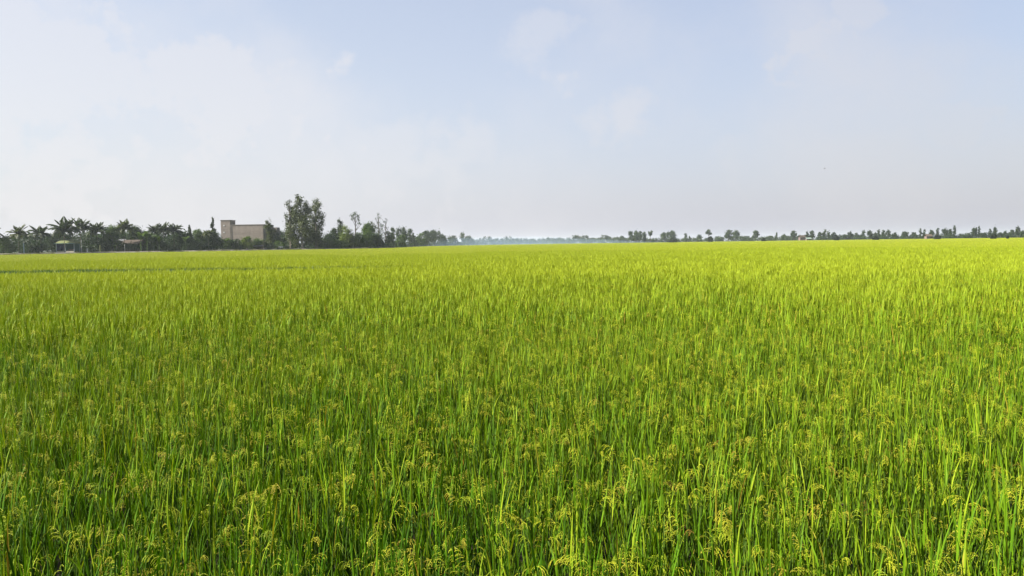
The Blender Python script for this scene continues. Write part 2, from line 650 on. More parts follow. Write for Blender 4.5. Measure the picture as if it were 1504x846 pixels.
def plant_spec(seed, tillers=5, leaves=3, pan=0.6, sparse=1.0):
    """list of (kind, variant number, matrix, tint)"""
    rg = random.Random(seed)
    out = []
    a0 = rg.random() * 6.28
    for t in range(tillers):
        a = a0 + t * 6.283 / tillers + rg.uniform(-.4, .4)
        rad = rg.uniform(.012, .05)
        lean = rg.uniform(.01, .09)
        T = (Matrix.Translation((rad * math.cos(a), rad * math.sin(a), 0)) @ Matrix.Rotation(a, 4, 'Z')
             @ Matrix.Rotation(lean, 4, 'Y'))
        h = rg.uniform(.60, .76)
        has_pan = rg.random() < pan
        for q in range(2):
            Mx = (T @ Matrix.Translation((0, 0, h * rg.uniform(.15, .4))) @ Matrix.Rotation(rg.random() * 6.283, 4, 'Z')
                  @ Matrix.Rotation(rg.uniform(.1, .4), 4, 'Y') @ Matrix.Scale(rg.uniform(.26, .36), 4))
            out.append(('leaf', rg.randrange(1000), Mx, rg.random()))
        out.append(('stem', 0, T @ Matrix.Diagonal((1, 1, h, 1)), rg.random()))
        for k in range(leaves):
            z = h * (0.52 + 0.2 * k) + rg.uniform(-.03, .03)
            L = rg.uniform(.22, .32) * (1.0 if k else 1.2)
            z = min(z, h - .04)
            tilt = rg.uniform(.02, .14) if k == leaves - 1 else rg.uniform(.05, .24)
            az_ = rg.random() * 6.283
            Mx = (T @ Matrix.Translation((0, 0, z)) @ Matrix.Rotation(az_, 4, 'Z') @ Matrix.Rotation(tilt, 4, 'Y')
                  @ Matrix.Diagonal((L, L, L, 1)))
            out.append(('leaf', rg.randrange(1000), Mx, rg.random()))
        if has_pan:
            Mx = T @ Matrix.Translation((0, 0, h * 0.985)) @ Matrix.Rotation(rg.random() * 6.283, 4, 'Z') @ Matrix.Scale(rg.uniform(.58, .86), 4)
            out.append(('panicle', rg.randrange(1000), Mx, rg.random()))
    return out


def join_specs(name, specs, protos):
    """specs: iterable of (spec, matrix) -> one mesh with three materials"""
    mats = {'leaf': 0, 'panicle': 1, 'stem': 2}
    V, Fc, T, A, MI = [], [], [], [], []
    off = 0
    for sp_, PM in specs:
        for kind, idx, Mx, tint in sp_:
            pr = protos[kind]
            if not pr:
                continue
            v, f, al = pr[idx % len(pr)]
            G = np.array(PM @ Mx)
            vv = v @ G[:3, :3].T + G[:3, 3]
            V.append(vv)
            Fc.append(f + off)
            T.append(np.full(len(v), tint))
            A.append(al if al is not None else np.zeros(len(v)))
            MI.append(np.full(len(f), mats[kind], dtype=np.int32))
            off += len(v)
    me = np_mesh(name, np.concatenate(V), np.concatenate(Fc), None, False,
                 {'tint': np.concatenate(T), 'along': np.concatenate(A)})
    for m in (M_RLEAF, M_PAN, M_RSTEM):
        me.materials.append(m)
    me.polygons.foreach_set('material_index', np.concatenate(MI))
    me.update()
    return me


NV = 10
SPECS = [plant_spec(100 + i, 5, 3, [0.45, 0.65, 0.25, 0.5, 0.45, 0.75, 0.0, 0.3, 0.55, 0.4][i]) for i in range(NV)]
src = bpy.data.collections.new('rice_sources')     # not linked to the scene: only instanced


def source(name, me):
    o = bpy.data.objects.new(name, me)
    src.objects.link(o)


def scatter_specs(rs, size, dens, tillers, leaves, pan):
    n = int(size * size * dens)
    out = []
    for i in range(n):
        x, y = rs.uniform(-size / 2, size / 2), rs.uniform(-size / 2, size / 2)
        s = rs.uniform(.9, 1.1)
        out.append((plant_spec(rs.randrange(10 ** 6), tillers, leaves, pan),
                    Matrix.Translation((x, y, 0)) @ Matrix.Rotation(rs.random() * 6.28, 4, 'Z') @ Matrix.Scale(s, 4)))
    return out


for i in range(NV):
    source('a_plant_%02d' % i, join_specs('rice_plant_joined', [(SPECS[i], Matrix.Identity(4))], NEAR))
NM, NF = 6, 4
for i in range(NM):
    source('b_patch_%02d' % i, join_specs('rice_patch', scatter_specs(random.Random(500 + i), 1.0, 42, 5, 3, 0.55), MIDS))
for i in range(NF):
    source('c_patch_%02d' % i, join_specs('rice_wide_patch', scatter_specs(random.Random(600 + i), 4.0, 26, 4, 2, 0.15), FARS))


def shade_band_range(X):
    """the dark strip put in for the band of shade across the paddy (y0, y1), or None"""
    t = (X + 33.0) / 29.0
    if t > 1.0:
        return None
    t = max(t, -3.0)
    e_ = max(0.0, t - .75) / .25
    return 43.5 + 3.5 * t + 2.2 * e_, 56.0 - 3.0 * t - 2.2 * e_


def field_points():
    P, S, RZ, TX, TY, ID = [], [], [], [], [], []
    near = []
    gr_ = random.Random(21)

    def put(x, y, s, rz, tx, ty, i):
        P.append((x, y, 0))
        S.append(s)
        RZ.append(rz)
        TX.append(tx)
        TY.append(ty)
        ID.append(i)

    def in_view(x, y, margin):
        return abs(x) < 0.70 * y + margin

    # single plants
    R1 = 13.0
    d = 1.0 / math.sqrt(31)
    ny = int(R1 / d) + 2
    for iy in range(ny):
        y0 = 0.95 + iy * d
        nx = int((0.72 * y0 + 1.0) / d) + 1
        for ix in range(-nx, nx + 1):
            x = (ix + gr_.uniform(-.45, .45)) * d + (0.5 * d if iy % 2 else 0)
            y = y0 + gr_.uniform(-.45, .45) * d
            if math.hypot(x, y) > R1 or not in_view(x, y, 0.9) or y < 0.95:
                continue
            it = (x, y, gr_.uniform(.9, 1.12), gr_.random() * 6.283, gr_.uniform(-.09, .09), gr_.uniform(-.09, .09), gr_.randrange(NV))
            near.append(it)
    # the 300 that show largest: in the frame, nearest first
    cand = [(math.hypot(i[0], i[1]), k) for k, i in enumerate(near) if abs(i[0]) < 0.69 * i[1] - 0.02 and i[1] > 2.40]
    cand.sort()
    chosen = set(k for _, k in cand[:300])
    for k, it in enumerate(near):
        if k not in chosen:
            put(*it)
    # square-metre patches
    R2 = 112.0

    def r_far(x, y):
        return R2 + 9 * math.sin(x * .17 + 1) + 8 * math.sin(x * .41 + y * .13) + 5 * math.sin(x * .9 - y * .3)

    c_, s_ = math.cos(0.31), math.sin(0.31)
    n = int(R2 * 1.6)
    for ix in range(-n, n + 1):
        for iy in range(-n, n + 1):
            x = (c_ * ix - s_ * iy) * 0.98
            y = (s_ * ix + c_ * iy) * 0.98
            r = math.hypot(x, y)
            if y < 5 or r < R1 + 0.15 or r > r_far(x, y) or not in_view(x, y, 3):
                continue
            br = shade_band_range(x)
            if br and br[0] < y < br[1]:
                continue
            put(x, y, gr_.uniform(.93, 1.08), 0.31 + 1.5708 * gr_.randrange(4), 0, 0, NV + gr_.randrange(NM))
    # wide patches out to the far edge
    n = 420
    c_, s_ = math.cos(0.53), math.sin(0.53)
    for ix in range(-n, n + 1):
        for iy in range(-n, n + 1):
            x = (c_ * ix - s_ * iy) * 3.9
            y = (s_ * ix + c_ * iy) * 3.9
            if y < 40 or abs(x) > 0.70 * y + 6:
                continue
            r = math.hypot(x, y)
            if r < r_far(x, y) + 1.2 or r > 1500:
                continue
            if y > np.interp(x / y, EX, EY) - 4.5:
                continue
            put(x, y, gr_.uniform(.93, 1.08), 0.53 + 1.5708 * gr_.randrange(4), 0, 0, NV + NM + gr_.randrange(NF))
    return P, S, RZ, TX, TY, ID, [near[k] for k in sorted(chosen)]


def gn_field(name, P, S, RZ, TX, TY, ID, coll):
    me = bpy.data.meshes.new(name)
    me.vertices.add(len(P))
    me.vertices.foreach_set('co', np.array(P, dtype=np.float32).ravel())
    for nm, typ, arr in (('scl', 'FLOAT', S), ('rz', 'FLOAT', RZ), ('tx', 'FLOAT', TX), ('ty', 'FLOAT', TY), ('idx', 'INT', ID)):
        a = me.attributes.new(nm, typ, 'POINT')
        a.data.foreach_set('value', np.array(arr, dtype=np.float32 if typ == 'FLOAT' else np.int32))
    o = link(bpy.data.objects.new(name, me))
    ng = bpy.data.node_groups.new(name, 'GeometryNodeTree')
    ng.interface.new_socket('Geometry', in_out='INPUT', socket_type='NodeSocketGeometry')
    ng.interface.new_socket('Geometry', in_out='OUTPUT', socket_type='NodeSocketGeometry')
    b = NB(ng)
    gi = b.n('NodeGroupInput')
    go = b.n('NodeGroupOutput')
    ci = b.n('GeometryNodeCollectionInfo')
    ci.inputs['Collection'].default_value = coll
    ci.inputs['Separate Children'].default_value = True
    ci.inputs['Reset Children'].default_value = True
    ip = b.n('GeometryNodeInstanceOnPoints')

    def na(nm, typ='FLOAT'):
        nd = b.n('GeometryNodeInputNamedAttribute', data_type=typ)
        nd.inputs[0].default_value = nm
        return nd.outputs[0]

    cx = b.n('ShaderNodeCombineXYZ')
    for i, nm in enumerate(('tx', 'ty', 'rz')):
        b.put(cx.inputs[i], na(nm))
    b.put(ip.inputs['Points'], gi.outputs[0])
    b.put(ip.inputs['Instance'], ci.outputs[0])
    ip.inputs['Pick Instance'].default_value = True
    b.put(ip.inputs['Instance Index'], na('idx', 'INT'))
    b.put(ip.inputs['Rotation'], cx.outputs[0])
    b.put(ip.inputs['Scale'], na('scl'))
    b.put(go.inputs[0], ip.outputs[0])
    md = o.modifiers.new('scatter', 'NODES')
    md.node_group = ng
    return o


P, S, RZ, TX, TY, ID, NEARBY = field_points()
fld = gn_field('rice_field', P, S, RZ, TX, TY, ID, src)
tag(fld, 'dense ripening rice filling the paddy, green blades and yellow panicles', 'rice', kind='stuff')

# the 300 nearest rice plants, one by one
PM = {}
for kind, m in (('leaf', M_RLEAF), ('panicle', M_PAN), ('stem', M_RSTEM)):
    PM[kind] = []
    for v, f, al in NEAR[kind]:
        PM[kind].append(np_mesh('rice_' + kind, v, f, m, False, {'along': al} if al is not None else None))
RLAB = ['rice plant with several drooping yellow-green panicles among upright blades, nearest rows',
        'rice plant hung with many yellow panicles in the nearest rows',
        'rice plant of mostly upright green blades and few panicles, nearest rows',
        'leafy rice plant without panicles, green blades only, nearest rows']
RV = [0, 1, 2, 0, 0, 1, 3, 2, 1, 0]
protos = []
for i in range(NV):
    root = bpy.data.objects.new('rice_plant', None)
    root.empty_display_size = 0.1
    tag(root, RLAB[RV[i]], 'rice plant', 'rice plants in the nearest rows of the paddy')
    kids = []
    for kind, idx, Mx, tint in SPECS[i]:
        o = bpy.data.objects.new(kind, PM[kind][idx % len(PM[kind])])
        o.matrix_local = Mx
        kids.append(o)
    protos.append((root, kids))
for x, y, s, rz, tx, ty, i in NEARBY:
    root, kids = protos[i]
    r_ = root.copy()
    r_.location = (x, y, 0)
    r_.rotation_euler = (tx, ty, rz)
    r_.scale = (s, s, s)
    COL.objects.link(r_)
    for k in kids:
        c = k.copy()
        c.parent = r_
        COL.objects.link(c)
for root, kids in protos:
    for k in kids:
        bpy.data.objects.remove(k)
    bpy.data.objects.remove(root)

# dark green blades that paint the soft band of shade across the paddy
src2 = bpy.data.collections.new('shade_band_sources')
for i in range(4):
    rs = random.Random(800 + i)
    V, Fc, T = [], [], []
    off = 0
    for k in range(260):
        v, f, al = flat_leaf(1.0, 0.035, rs.choice((.2, .5, .9, 1.3)), 3)
        L = rs.uniform(.50, .84)
        G = np.array(Matrix.Translation((rs.uniform(-.5, .5), rs.uniform(-.5, .5), 0)) @ Matrix.Rotation(rs.random() * 6.28, 4, 'Z')
                     @ Matrix.Rotation(rs.uniform(0, .4), 4, 'Y') @ Matrix.Scale(L, 4))
        V.append(v @ G[:3, :3].T + G[:3, 3])
        Fc.append(f + off)
        T.append(np.full(len(v), rs.random()))
        off += len(v)
    o = bpy.data.objects.new('weeds_%d' % i, np_mesh('weeds', np.concatenate(V), np.concatenate(Fc), M_SHADEBAND, False, {'tint': np.concatenate(T)}))
    src2.objects.link(o)
rs = random.Random(77)
BP = []
for ix in range(-80, 0):
    for k in range(46):
        x = ix + rs.random()
        br = shade_band_range(x)
        if br is None:
            continue
        if rs.random() < (br[1] - br[0]) / 14.5:
            BP.append((x, rs.uniform(br[0] - .1, br[1] + .1), 0))
nb = len(BP)
bo = gn_field('shade_band', BP, [rs.uniform(.8, 1.15) for _ in range(nb)], [rs.random() * 6.28 for _ in range(nb)],
              [0] * nb, [0] * nb, [rs.randrange(4) for _ in range(nb)], src2)
tag(bo, 'dark green blades standing in for the soft band of shade across the paddy', 'weeds', kind='stuff')

# ------------------------------------------------------------------ trees


def leaves_mesh(name, blobs, n, size, mat, seed, droop=0.0, shell=0.45, aspect=0.55):
    """many small leaf clumps spread through ellipsoids; blobs: (cx,cy,cz,rx,ry,rz)"""
    rg = np.random.default_rng(seed)
    B = np.array(blobs, dtype=float)
    vol = (B[:, 3] * B[:, 4] * B[:, 5]) ** 0.75
    pick = rg.choice(len(B), n, p=vol / vol.sum())
    d = rg.normal(size=(n, 3))
    d /= np.linalg.norm(d, axis=1, keepdims=True)
    r = rg.random(n) ** shell
    r *= 1 + 0.24 * rg.normal(size=n)
    c = B[pick, :3] + d * r[:, None] * B[pick, 3:]
    c[:, 2] = np.maximum(c[:, 2], 0.05)
    a = rg.normal(size=(n, 3))
    a[:, 2] = a[:, 2] * (1 - droop) - 1.6 * droop
    a /= np.linalg.norm(a, axis=1, keepdims=True)
    nrm = rg.normal(size=(n, 3)) + np.array([0, 0, 0.5])
    b = np.cross(nrm, a)
    b /= np.linalg.norm(b, axis=1, keepdims=True) + 1e-9
    s = size * rg.uniform(.6, 1.4, n)[:, None]
    b = b * aspect
    v = np.stack([c - a * s, c + b * s - a * s * .1, c + a * s, c - b * s - a * s * .1], axis=1).reshape(-1, 3)
    f = np.arange(n * 4).reshape(n, 4)
    # clump tint: each blob has its own shade, each leaf a little off it
    bt = rg.random(len(B))
    t = np.clip(0.55 * bt[pick] + 0.45 * rg.random(n), 0, 0.999)
    return np_mesh(name, v, f, mat, False, {'tint': np.repeat(t, 4)})


def crown_blobs(kind, H, Wd, rg):
    hw = Wd / 2
    out = []
    if kind == 'broad':
        for i in range(13):
            a = rg.random() * 6.283
            t = rg.random()
            z = H * (0.30 + 0.58 * t)
            rr = hw * 0.72 * math.sqrt(max(0.05, 1 - ((t - .35) / .75) ** 2)) * math.sqrt(rg.random())
            s = hw * rg.uniform(.28, .46)
            out.append((rr * math.cos(a), rr * math.sin(a), z, s, s, s * rg.uniform(.6, .85)))
        out.append((0, 0, H * 0.88, hw * .35, hw * .35, H * .11))
    elif kind == 'bush':
        for i in range(11):
            a = rg.random() * 6.283
            t = rg.random()
            z = H * (0.10 + 0.70 * t)
            rr = hw * 0.8 * math.sqrt(max(0.08, 1 - t * t)) * math.sqrt(rg.random())
            s = hw * rg.uniform(.28, .45)
            out.append((rr * math.cos(a), rr * math.sin(a), z, s, s, min(s, H * .3)))
        out.append((rg.uniform(-.3, .3) * hw, 0, H * .84, hw * .35, hw * .35, H * .15))
    elif kind == 'column':
        for i in range(12):
            t = (i + rg.random()) / 12
            z = H * (0.12 + 0.82 * t)
            s = hw * (0.62 if t < .75 else 0.42) * rg.uniform(.7, 1.1)
            a = rg.random() * 6.283
            out.append((hw * .42 * math.cos(a), hw * .42 * math.sin(a), z, s, s, H * .07))
    elif kind == 'cone':
        for i in range(11):
            t = (i + rg.random()) / 11
            z = H * (0.16 + 0.80 * t)
            s = hw * (1.0 - 0.80 * t)
            a = rg.random() * 6.283
            out.append((s * .35 * math.cos(a), s * .35 * math.sin(a), z, s * .75, s * .75, H * .06))
        out.append((0, 0, H * .96, hw * .12, hw * .12, H * .05))
    elif kind == 'airy':          # tall trunk, loose clumps high up
        for i in range(12):
            t = (i + rg.random()) / 12
            z = H * (0.22 + 0.74 * t)
            a = rg.random() * 6.283
            rr = hw * rg.uniform(.25, .75) * (1.1 - .5 * t)
            s = hw * rg.uniform(.34, .55)
            out.append((rr * math.cos(a) * .8, rr * math.sin(a) * .8, z, s, s, max(s * rg.uniform(.9, 1.5), H * .06)))
        out.append((0, 0, H * .95, hw * .3, hw * .3, H * .05))
    elif kind == 'lollipop':      # bare trunk with a round open head
        for i in range(9):
            a = rg.random() * 6.283
            z = H * rg.uniform(.60, .95)
            rr = hw * rg.uniform(.35, .75)
            s = hw * rg.uniform(.25, .42)
            out.append((rr * math.cos(a), rr * math.sin(a), z, s, s, s * .9))
    return out


TREE_N = [0]


def tree(name, px, dY, top, wpx, kind, mat, label, cat='tree', group=None, n=None, bark=None, base_z=None,
         depth=0.8, size=None, droop=0.0, blobs=None, shell=0.45):
    """a tree dY metres behind the paddy's far edge at photograph column px, its top at row `top`"""
    TREE_N[0] += 1
    seed = 1000 + TREE_N[0] * 7
    rg = random.Random(seed)
    Y = edge_y(px) + dY
    p = at(px, top, Y)
    bz = (BANK + .05 if (px < 575 and dY > 0) else 0.0) if base_z is None else base_z
    H = p.z - bz
    Wd = wpx / F * Y
    root = empty(name, (p.x, Y, bz), 0)
    tag(root, label, cat, group)
    bl = blobs(H, Wd, rg) if blobs else crown_blobs(kind, H, Wd, rg)
    hw_ = Wd / 2
    fill = {'broad': (.58, .74, .36), 'bush': (.42, .80, .42), 'column': (.50, .55, .45), 'airy': (.56, .50, .40), 'lollipop': (.77, .62, .19)}.get(kind)
    if fill and not blobs:
        bl.append((0, 0, H * fill[0], hw_ * fill[1], hw_ * fill[1], H * fill[2]))
    bl = [(b[0], b[1] * depth, b[2], b[3], b[4] * depth, b[5]) for b in bl]
    px_m = Y / F
    if size is None:
        size = max(0.20, 0.62 * px_m * 1.25)
    if n is None:
        n = int(min(6500, max(260, (1.7 if kind in ('airy', 'lollipop') else 3.6) * H * Wd / (size * size))))
    m = leaves_mesh('crown', bl, n, size, mat, seed, droop, shell)
    link(bpy.data.objects.new('crown', m), root)
    # tapered trunk with limbs that reach into the clumps
    mbt = MB()
    r0 = max(0.10, 0.022 * H)
    zt = max(b[2] for b in bl) * 0.93
    lean = rg.uniform(-.02, .02) * H
    pts = [(lean * (t ** 2), rg.uniform(-.01, .01) * H * t, zt * t) for t in (0, .3, .55, .8, 1)]
    mbt.tube(pts, [r0 * 1.25, r0, r0 * .75, r0 * .45, r0 * .15], 6)
    for b in bl[:9]:
        z0 = min(max(0.25 * H, b[2] - 0.20 * H), zt * .9)
        tt = z0 / zt
        mid = (b[0] * .5 + lean * tt, b[1] * .5, z0 + (b[2] - z0) * .45)
        mbt.tube([(lean * tt ** 2, 0, z0), mid, b[:3]], [r0 * .45, r0 * .3, r0 * .1], 5)
    mbt.build('trunk', bark or M_BARK, root)
    return root


# ---- palms
def frond_mesh(seed, L=3.6, droop=1.6, mat=None):
    rg = random.Random(seed)
    v, f, t_ = [], [], []
    N = 22
    p = Vector((0, 0, 0))
    pts = []
    for i in range(N + 1):
        t = i / N
        ang = 0.05 + droop * t ** 1.5
        d = Vector((math.sin(ang), 0, math.cos(ang)))
        pts.append((p.copy(), d))
        p = p + d * L / N
    for i in range(N):               # rachis
        a, b_ = pts[i][0], pts[i + 1][0]
        k = len(v)
        wd = 0.045 * (1 - i / N) + .01
        v.extend([a + Vector((0, wd, 0)), a - Vector((0, wd, 0)), b_ - Vector((0, wd, 0)), b_ + Vector((0, wd, 0))])
        f.append((k, k + 1, k + 2, k + 3))
        t_ += [.6] * 4
    for i in range(3, N + 1):
        t = i / N
        q, d = pts[i]
        ll = L * 0.27 * math.sin(math.pi * (0.18 + 0.80 * t)) ** 0.7 * rg.uniform(.85, 1.1)
        for sd in (-1, 1):
            n_ = Vector((d.z, 0, -d.x))
            e = (d * 0.55 + Vector((0, sd * 0.8, 0)) - n_ * 0.0 + Vector((0, 0, -0.30 - .2 * rg.random()))).normalized() * ll
            wv = d * 0.13
            k = len(v)
            tip = q + e + Vector((0, 0, -0.18 * ll))
            v.extend([q - wv, q + e * .5 - wv * 1.1, tip, q + e * .5 + wv * 1.1 + Vector((0, 0, .02))])
            f.append((k, k + 1, k + 2, k + 3))
            t_ += [rg.random()] * 4
    return np_mesh('frond', [tuple(x) for x in v], f, mat, False, {'tint': np.array(t_)})


FROND = {}
for key, mat in (('d', L_PALM), ('y', L_PALMY)):
    FROND[key] = [frond_mesh(i, 3.6, [0.9, 1.3, 1.7, 2.1][i], mat) for i in range(4)]


def palm(px, dY, top, cy_, wpx, label, key='d', lean=0.0, nf=34, vis=True, seed=0):
    """coconut palm: crown centre at row cy_, highest frond tip at row top"""
    rg = random.Random(300 + seed + int(px))
    Y = edge_y(px) + dY
    c = at(px, cy_, Y)
    bz = BANK + .05
    H = c.z - bz
    root = empty('coconut_palm', (c.x - lean, Y, bz))
    tag(root, label, 'palm tree', 'coconut palms along the track')
    up_len = at(px, top, Y).z - c.z
    side = wpx / 2 / F * Y
    mbt = MB()
    pts = [(lean * t ** 1.6, 0, H * t) for t in (0, .1, .35, .65, 1)]
    mbt.tube(pts, [.22, .15, .125, .11, .10], 7)
    mbt.build('trunk', M_BARK, root)
    for k in range(nf):
        t = k / (nf - 1)
        # upright young fronds to hanging old ones
        tilt = 0.10 + 1.75 * t ** 0.9
        vi = 0 if t < .3 else (1 if t < .55 else (2 if t < .8 else 3))
        ln = up_len * 1.04 if t < .3 else (up_len * (1 - t) + side * 1.12 * t)
        o = bpy.data.objects.new('frond', FROND[key][vi])
        if rg.random() < .12:
            continue
        s = ln / 3.6 * rg.uniform(.72, 1.15)
        o.location = (lean, 0, H)
        o.rotation_euler = (0, tilt * 0.66 + rg.uniform(-.12, .12), k * 2.4 + rg.uniform(-.7, .7))
        o.scale = (s, s, s)
        link(o, root)
    return root


def banana_leaf(seed, L=2.2):
    rg = random.Random(seed)
    v, f, t_ = [], [], []
    N = 8
    p = Vector((0, 0, 0))
    for i in range(N + 1):
        t = i / N
        ang = 0.1 + 1.5 * t ** 1.6
        d = Vector((math.sin(ang), 0, math.cos(ang)))
        wd = 0.30 * math.sin(math.pi * min(1, .12 + .88 * t)) ** .6 + .02
        if t < .2:
            wd = .04
        v += [p + Vector((0, wd, .12 * wd)), p, p - Vector((0, wd, -.12 * wd))]
        t_ += [rg.random() * .5 + .3] * 3
        p = p + d * L / N
    for i in range(N):
        a = 3 * i
        f += [(a, a + 1, a + 4, a + 3), (a + 1, a + 2, a + 5, a + 4)]
    return np_mesh('leaf', [tuple(x) for x in v], f, L_BAN, False, {'tint': np.array(t_)})


BANLEAF = [banana_leaf(i) for i in range(3)]


def banana(px, dY, top, label, seed=0):
    rg = random.Random(900 + seed + int(px))
    Y = edge_y(px) + dY
    bz = BANK + .05
    tp = at(px, top, Y)
    H = (tp.z - bz)
    root = empty('banana_plant', (tp.x, Y, bz))
    tag(root, label, 'banana plant', 'banana plants beside the track')
    mbt = MB()
    hs = H * .5
    mbt.tube([(0, 0, 0), (0.03, 0, hs * .5), (0.05, 0, hs)], [.16, .13, .09], 6)
    mbt.build('stem', M_RSTEM, root)
    for k in range(8):
        o = bpy.data.objects.new('leaf', BANLEAF[k % 3])
        s = (H - hs) / 1.9 * rg.uniform(.9, 1.15)
        o.location = (0.05, 0, hs * rg.uniform(.92, 1))
        o.rotation_euler = (0, 0.12 + .5 * rg.random(), k * 2.4 + rg.uniform(-.3, .3))
        o.scale = (s, s, s)
        link(o, root)


# ---- left bank, from left to right
palm(-9, 9, 331, 343, 30, 'coconut palm cut by the left edge of the picture, one dark frond showing')
palm(28, 12, 328, 345, 32, 'short coconut palm, leftmost whole palm, with a sunlit yellowish heart', 'y', 0.4)
palm(59, 14, 328, 345, 36, 'short bushy coconut palm between the leftmost palm and the shelter', 'd', -0.3)
palm(94, 5, 317, 340, 42, 'tallest coconut palm, its trunk standing in front of the open shelter', 'd', 0.1, 36)
palm(118, 13, 319, 338, 34, 'coconut palm with upright fronds just right of the open shelter', 'd', 0.3)
palm(142, 16, 323, 341, 34, 'coconut palm second to the right of the open shelter', 'd', -0.4)
palm(183, 14, 321, 337, 34, 'pale green coconut palm arching over the brown-roofed house', 'y', 0.5)
palm(227, 16, 327, 340, 30, 'coconut palm with one long frond reaching left over the banana plants', 'd', -0.3)
palm(240, 13, 325, 340, 28, 'dense coconut palm in the middle of the left tree belt', 'd', 0.2)
palm(255, 15, 325, 340, 30, 'coconut palm with spiky upright fronds right of the belt middle', 'd', -0.1)
palm(306, 12, 336, 345, 30, 'low weeping pale palm left of the concrete building', 'y', 0.1)

TB = 'trees in the left tree belt'
tree('leafy_bush', 7, 8, 347, 34, 'bush', L_MID, 'bright green bush at the left edge of the picture', 'bush', TB)
tree('leafy_bush', 42, 22, 350, 60, 'bush', L_DEEP, 'dark bush filling the gap behind the two short palms', 'bush', TB)
tree('leafy_bush', 76, 24, 343, 44, 'bush', L_DEEP, 'dark rounded bush behind and left of the shelter', 'bush', TB)
tree('leafy_bush', 124, 22, 340, 48, 'bush', L_DEEP, 'dark thicket behind the palms right of the shelter', 'bush', TB)
tree('broad_tree', 164, 14, 330, 34, 'broad', L_MID, 'round fresh green tree between the palms and the brown-roofed house', 'tree', TB)
tree('broad_tree', 198, 20, 331, 36, 'broad', L_DEEP, 'dark sloping tree behind the brown-roofed house', 'tree', TB)
tree('leafy_bush', 152, 9, 352, 30, 'bush', L_DEEP, 'low dark shrub at the foot of the round green tree', 'bush', TB)
tree('leafy_bush', 214, 18, 342, 36, 'bush', L_MID, 'green bush behind the row of banana plants', 'bush', TB)
tree('leafy_bush', 232, 9, 350, 44, 'bush', L_DEEP, 'dark low bush under the middle palms', 'bush', TB)
tree('leafy_bush', 262, 18, 340, 40, 'bush', L_DEEP, 'dark mass of bush right of the spiky palm', 'bush', TB)
tree('conical_tree', 278, 14, 330, 16, 'cone', L_DEEP, 'small pointed dark tree right of the palm group', 'tree', TB)
tree('broad_tree', 291, 16, 336, 24, 'broad', L_MID, 'rounded tree between the small pointed tree and the weeping palm', 'tree', TB)
tree('leafy_bush', 282, 8, 350, 44, 'bush', L_DEEP, 'dark low shrubs under the small pointed tree', 'bush', TB)
tree('conical_tree', 312, 18, 319, 17, 'cone', L_DEEP, 'tall pointed dark tree just left of the concrete building', 'tree', TB, shell=.6)
tree('leafy_bush', 316, 12, 340, 30, 'bush', L_DEEP, 'dark bush at the foot of the tall pointed tree', 'bush', TB)
tree('leafy_bush', 334, 7, 349, 24, 'bush', L_MID, 'green bush in front of the building tower', 'bush', TB)
tree('leafy_bush', 356, 8, 352, 20, 'bush', L_MID, 'small green bush left of the yellow-green bush', 'bush', TB)
tree('leafy_bush', 346, 6, 350, 24, 'bush', L_DEEP, 'low dark bush at the left foot of the long wall', 'bush', TB)
tree('leafy_bush', 363, 6, 346, 22, 'bush', L_YEL, 'yellow-green bush in front of the long wall', 'bush', TB)
tree('leafy_bush', 378, 7, 349, 26, 'bush', L_MID, 'green bush between the yellow-green bush and the columnar tree', 'bush', TB)
tree('columnar_tree', 395, 5, 321, 17, 'column', L_OLIVE, 'columnar olive-green tree standing before the right end of the building', 'tree', TB, bark=M_BARKP, droop=.4)
tree('leafy_bush', 398, 4, 356, 28, 'bush', L_DEEP, 'dark undergrowth at the foot of the columnar tree', 'bush', TB)
tree('broad_tree', 411, 55, 338, 22, 'broad', L_FAR, 'bluish tree in the distance right of the building', 'tree', TB)
tree('broad_tree', 406, 24, 341, 20, 'bush', L_FAR, 'grey-green tree hiding the right end of the building', 'tree', TB)
tree('leafy_bush', 409, 14, 354, 22, 'bush', L_MID, 'green bush behind the small white cart', 'bush', TB)
for px, top, wd, lab in [(-20, 347, 80, 'dark far thicket at the very left behind the bright green bush'), (40, 344, 84, 'dark far thicket behind the two short palms'),
                         (90, 342, 74, 'dark far thicket behind the open shelter'), (132, 340, 70, 'dark far thicket behind the shelter palms'),
                         (175, 339, 72, 'dark far thicket behind the brown-roofed house'), (222, 339, 70, 'dark far thicket behind the banana row'),
                         (262, 341, 50, 'dark far thicket behind the middle palms'), (300, 343, 46, 'dark far thicket behind the weeping palm'), (418, 348, 40, 'dark far thicket behind the white cart'),
                         (466, 347, 44, 'dark far thicket behind the leaning airy tree'), (505, 346, 44, 'dark far thicket behind the yellow-green clump'),
                         (545, 346, 40, 'dark far thicket behind the arching tree')]:
    tree('thicket', px, 40, top, wd, 'bush', L_DEEP, lab, 'thicket', 'thickets behind the left tree belt', n=4600, size=.55)
    tree('undergrowth', px + 12, 13, 357, 54, 'bush', L_DEEP, lab.replace('far thicket behind', 'low undergrowth in front of').replace('very left behind', 'very left before').replace('far thicket', 'low undergrowth'), 'undergrowth',
         'undergrowth along the track', n=1600, size=.34)
for i, (px, top, lab) in enumerate([(206, 338, 'banana plant at the left end of the banana row'), (215, 337, 'second banana plant from the left in the row'),
                                    (224, 341, 'banana plant under the long frond of the palm'), (233, 344, 'banana plant at the right end of the banana row'),
                                    (331, 346, 'banana plant in front of the building tower'), (340, 349, 'banana plant at the corner of tower and long wall'),
                                    (364, 344, 'tall yellowish banana plant against the long wall'), (383, 350, 'banana plant left of the columnar tree'),
                                    (272, 344, 'banana plant under the small pointed tree'), (168, 357, 'small banana plant below the round green tree')]):
    banana(px, 5 + i % 3, top, lab, i)


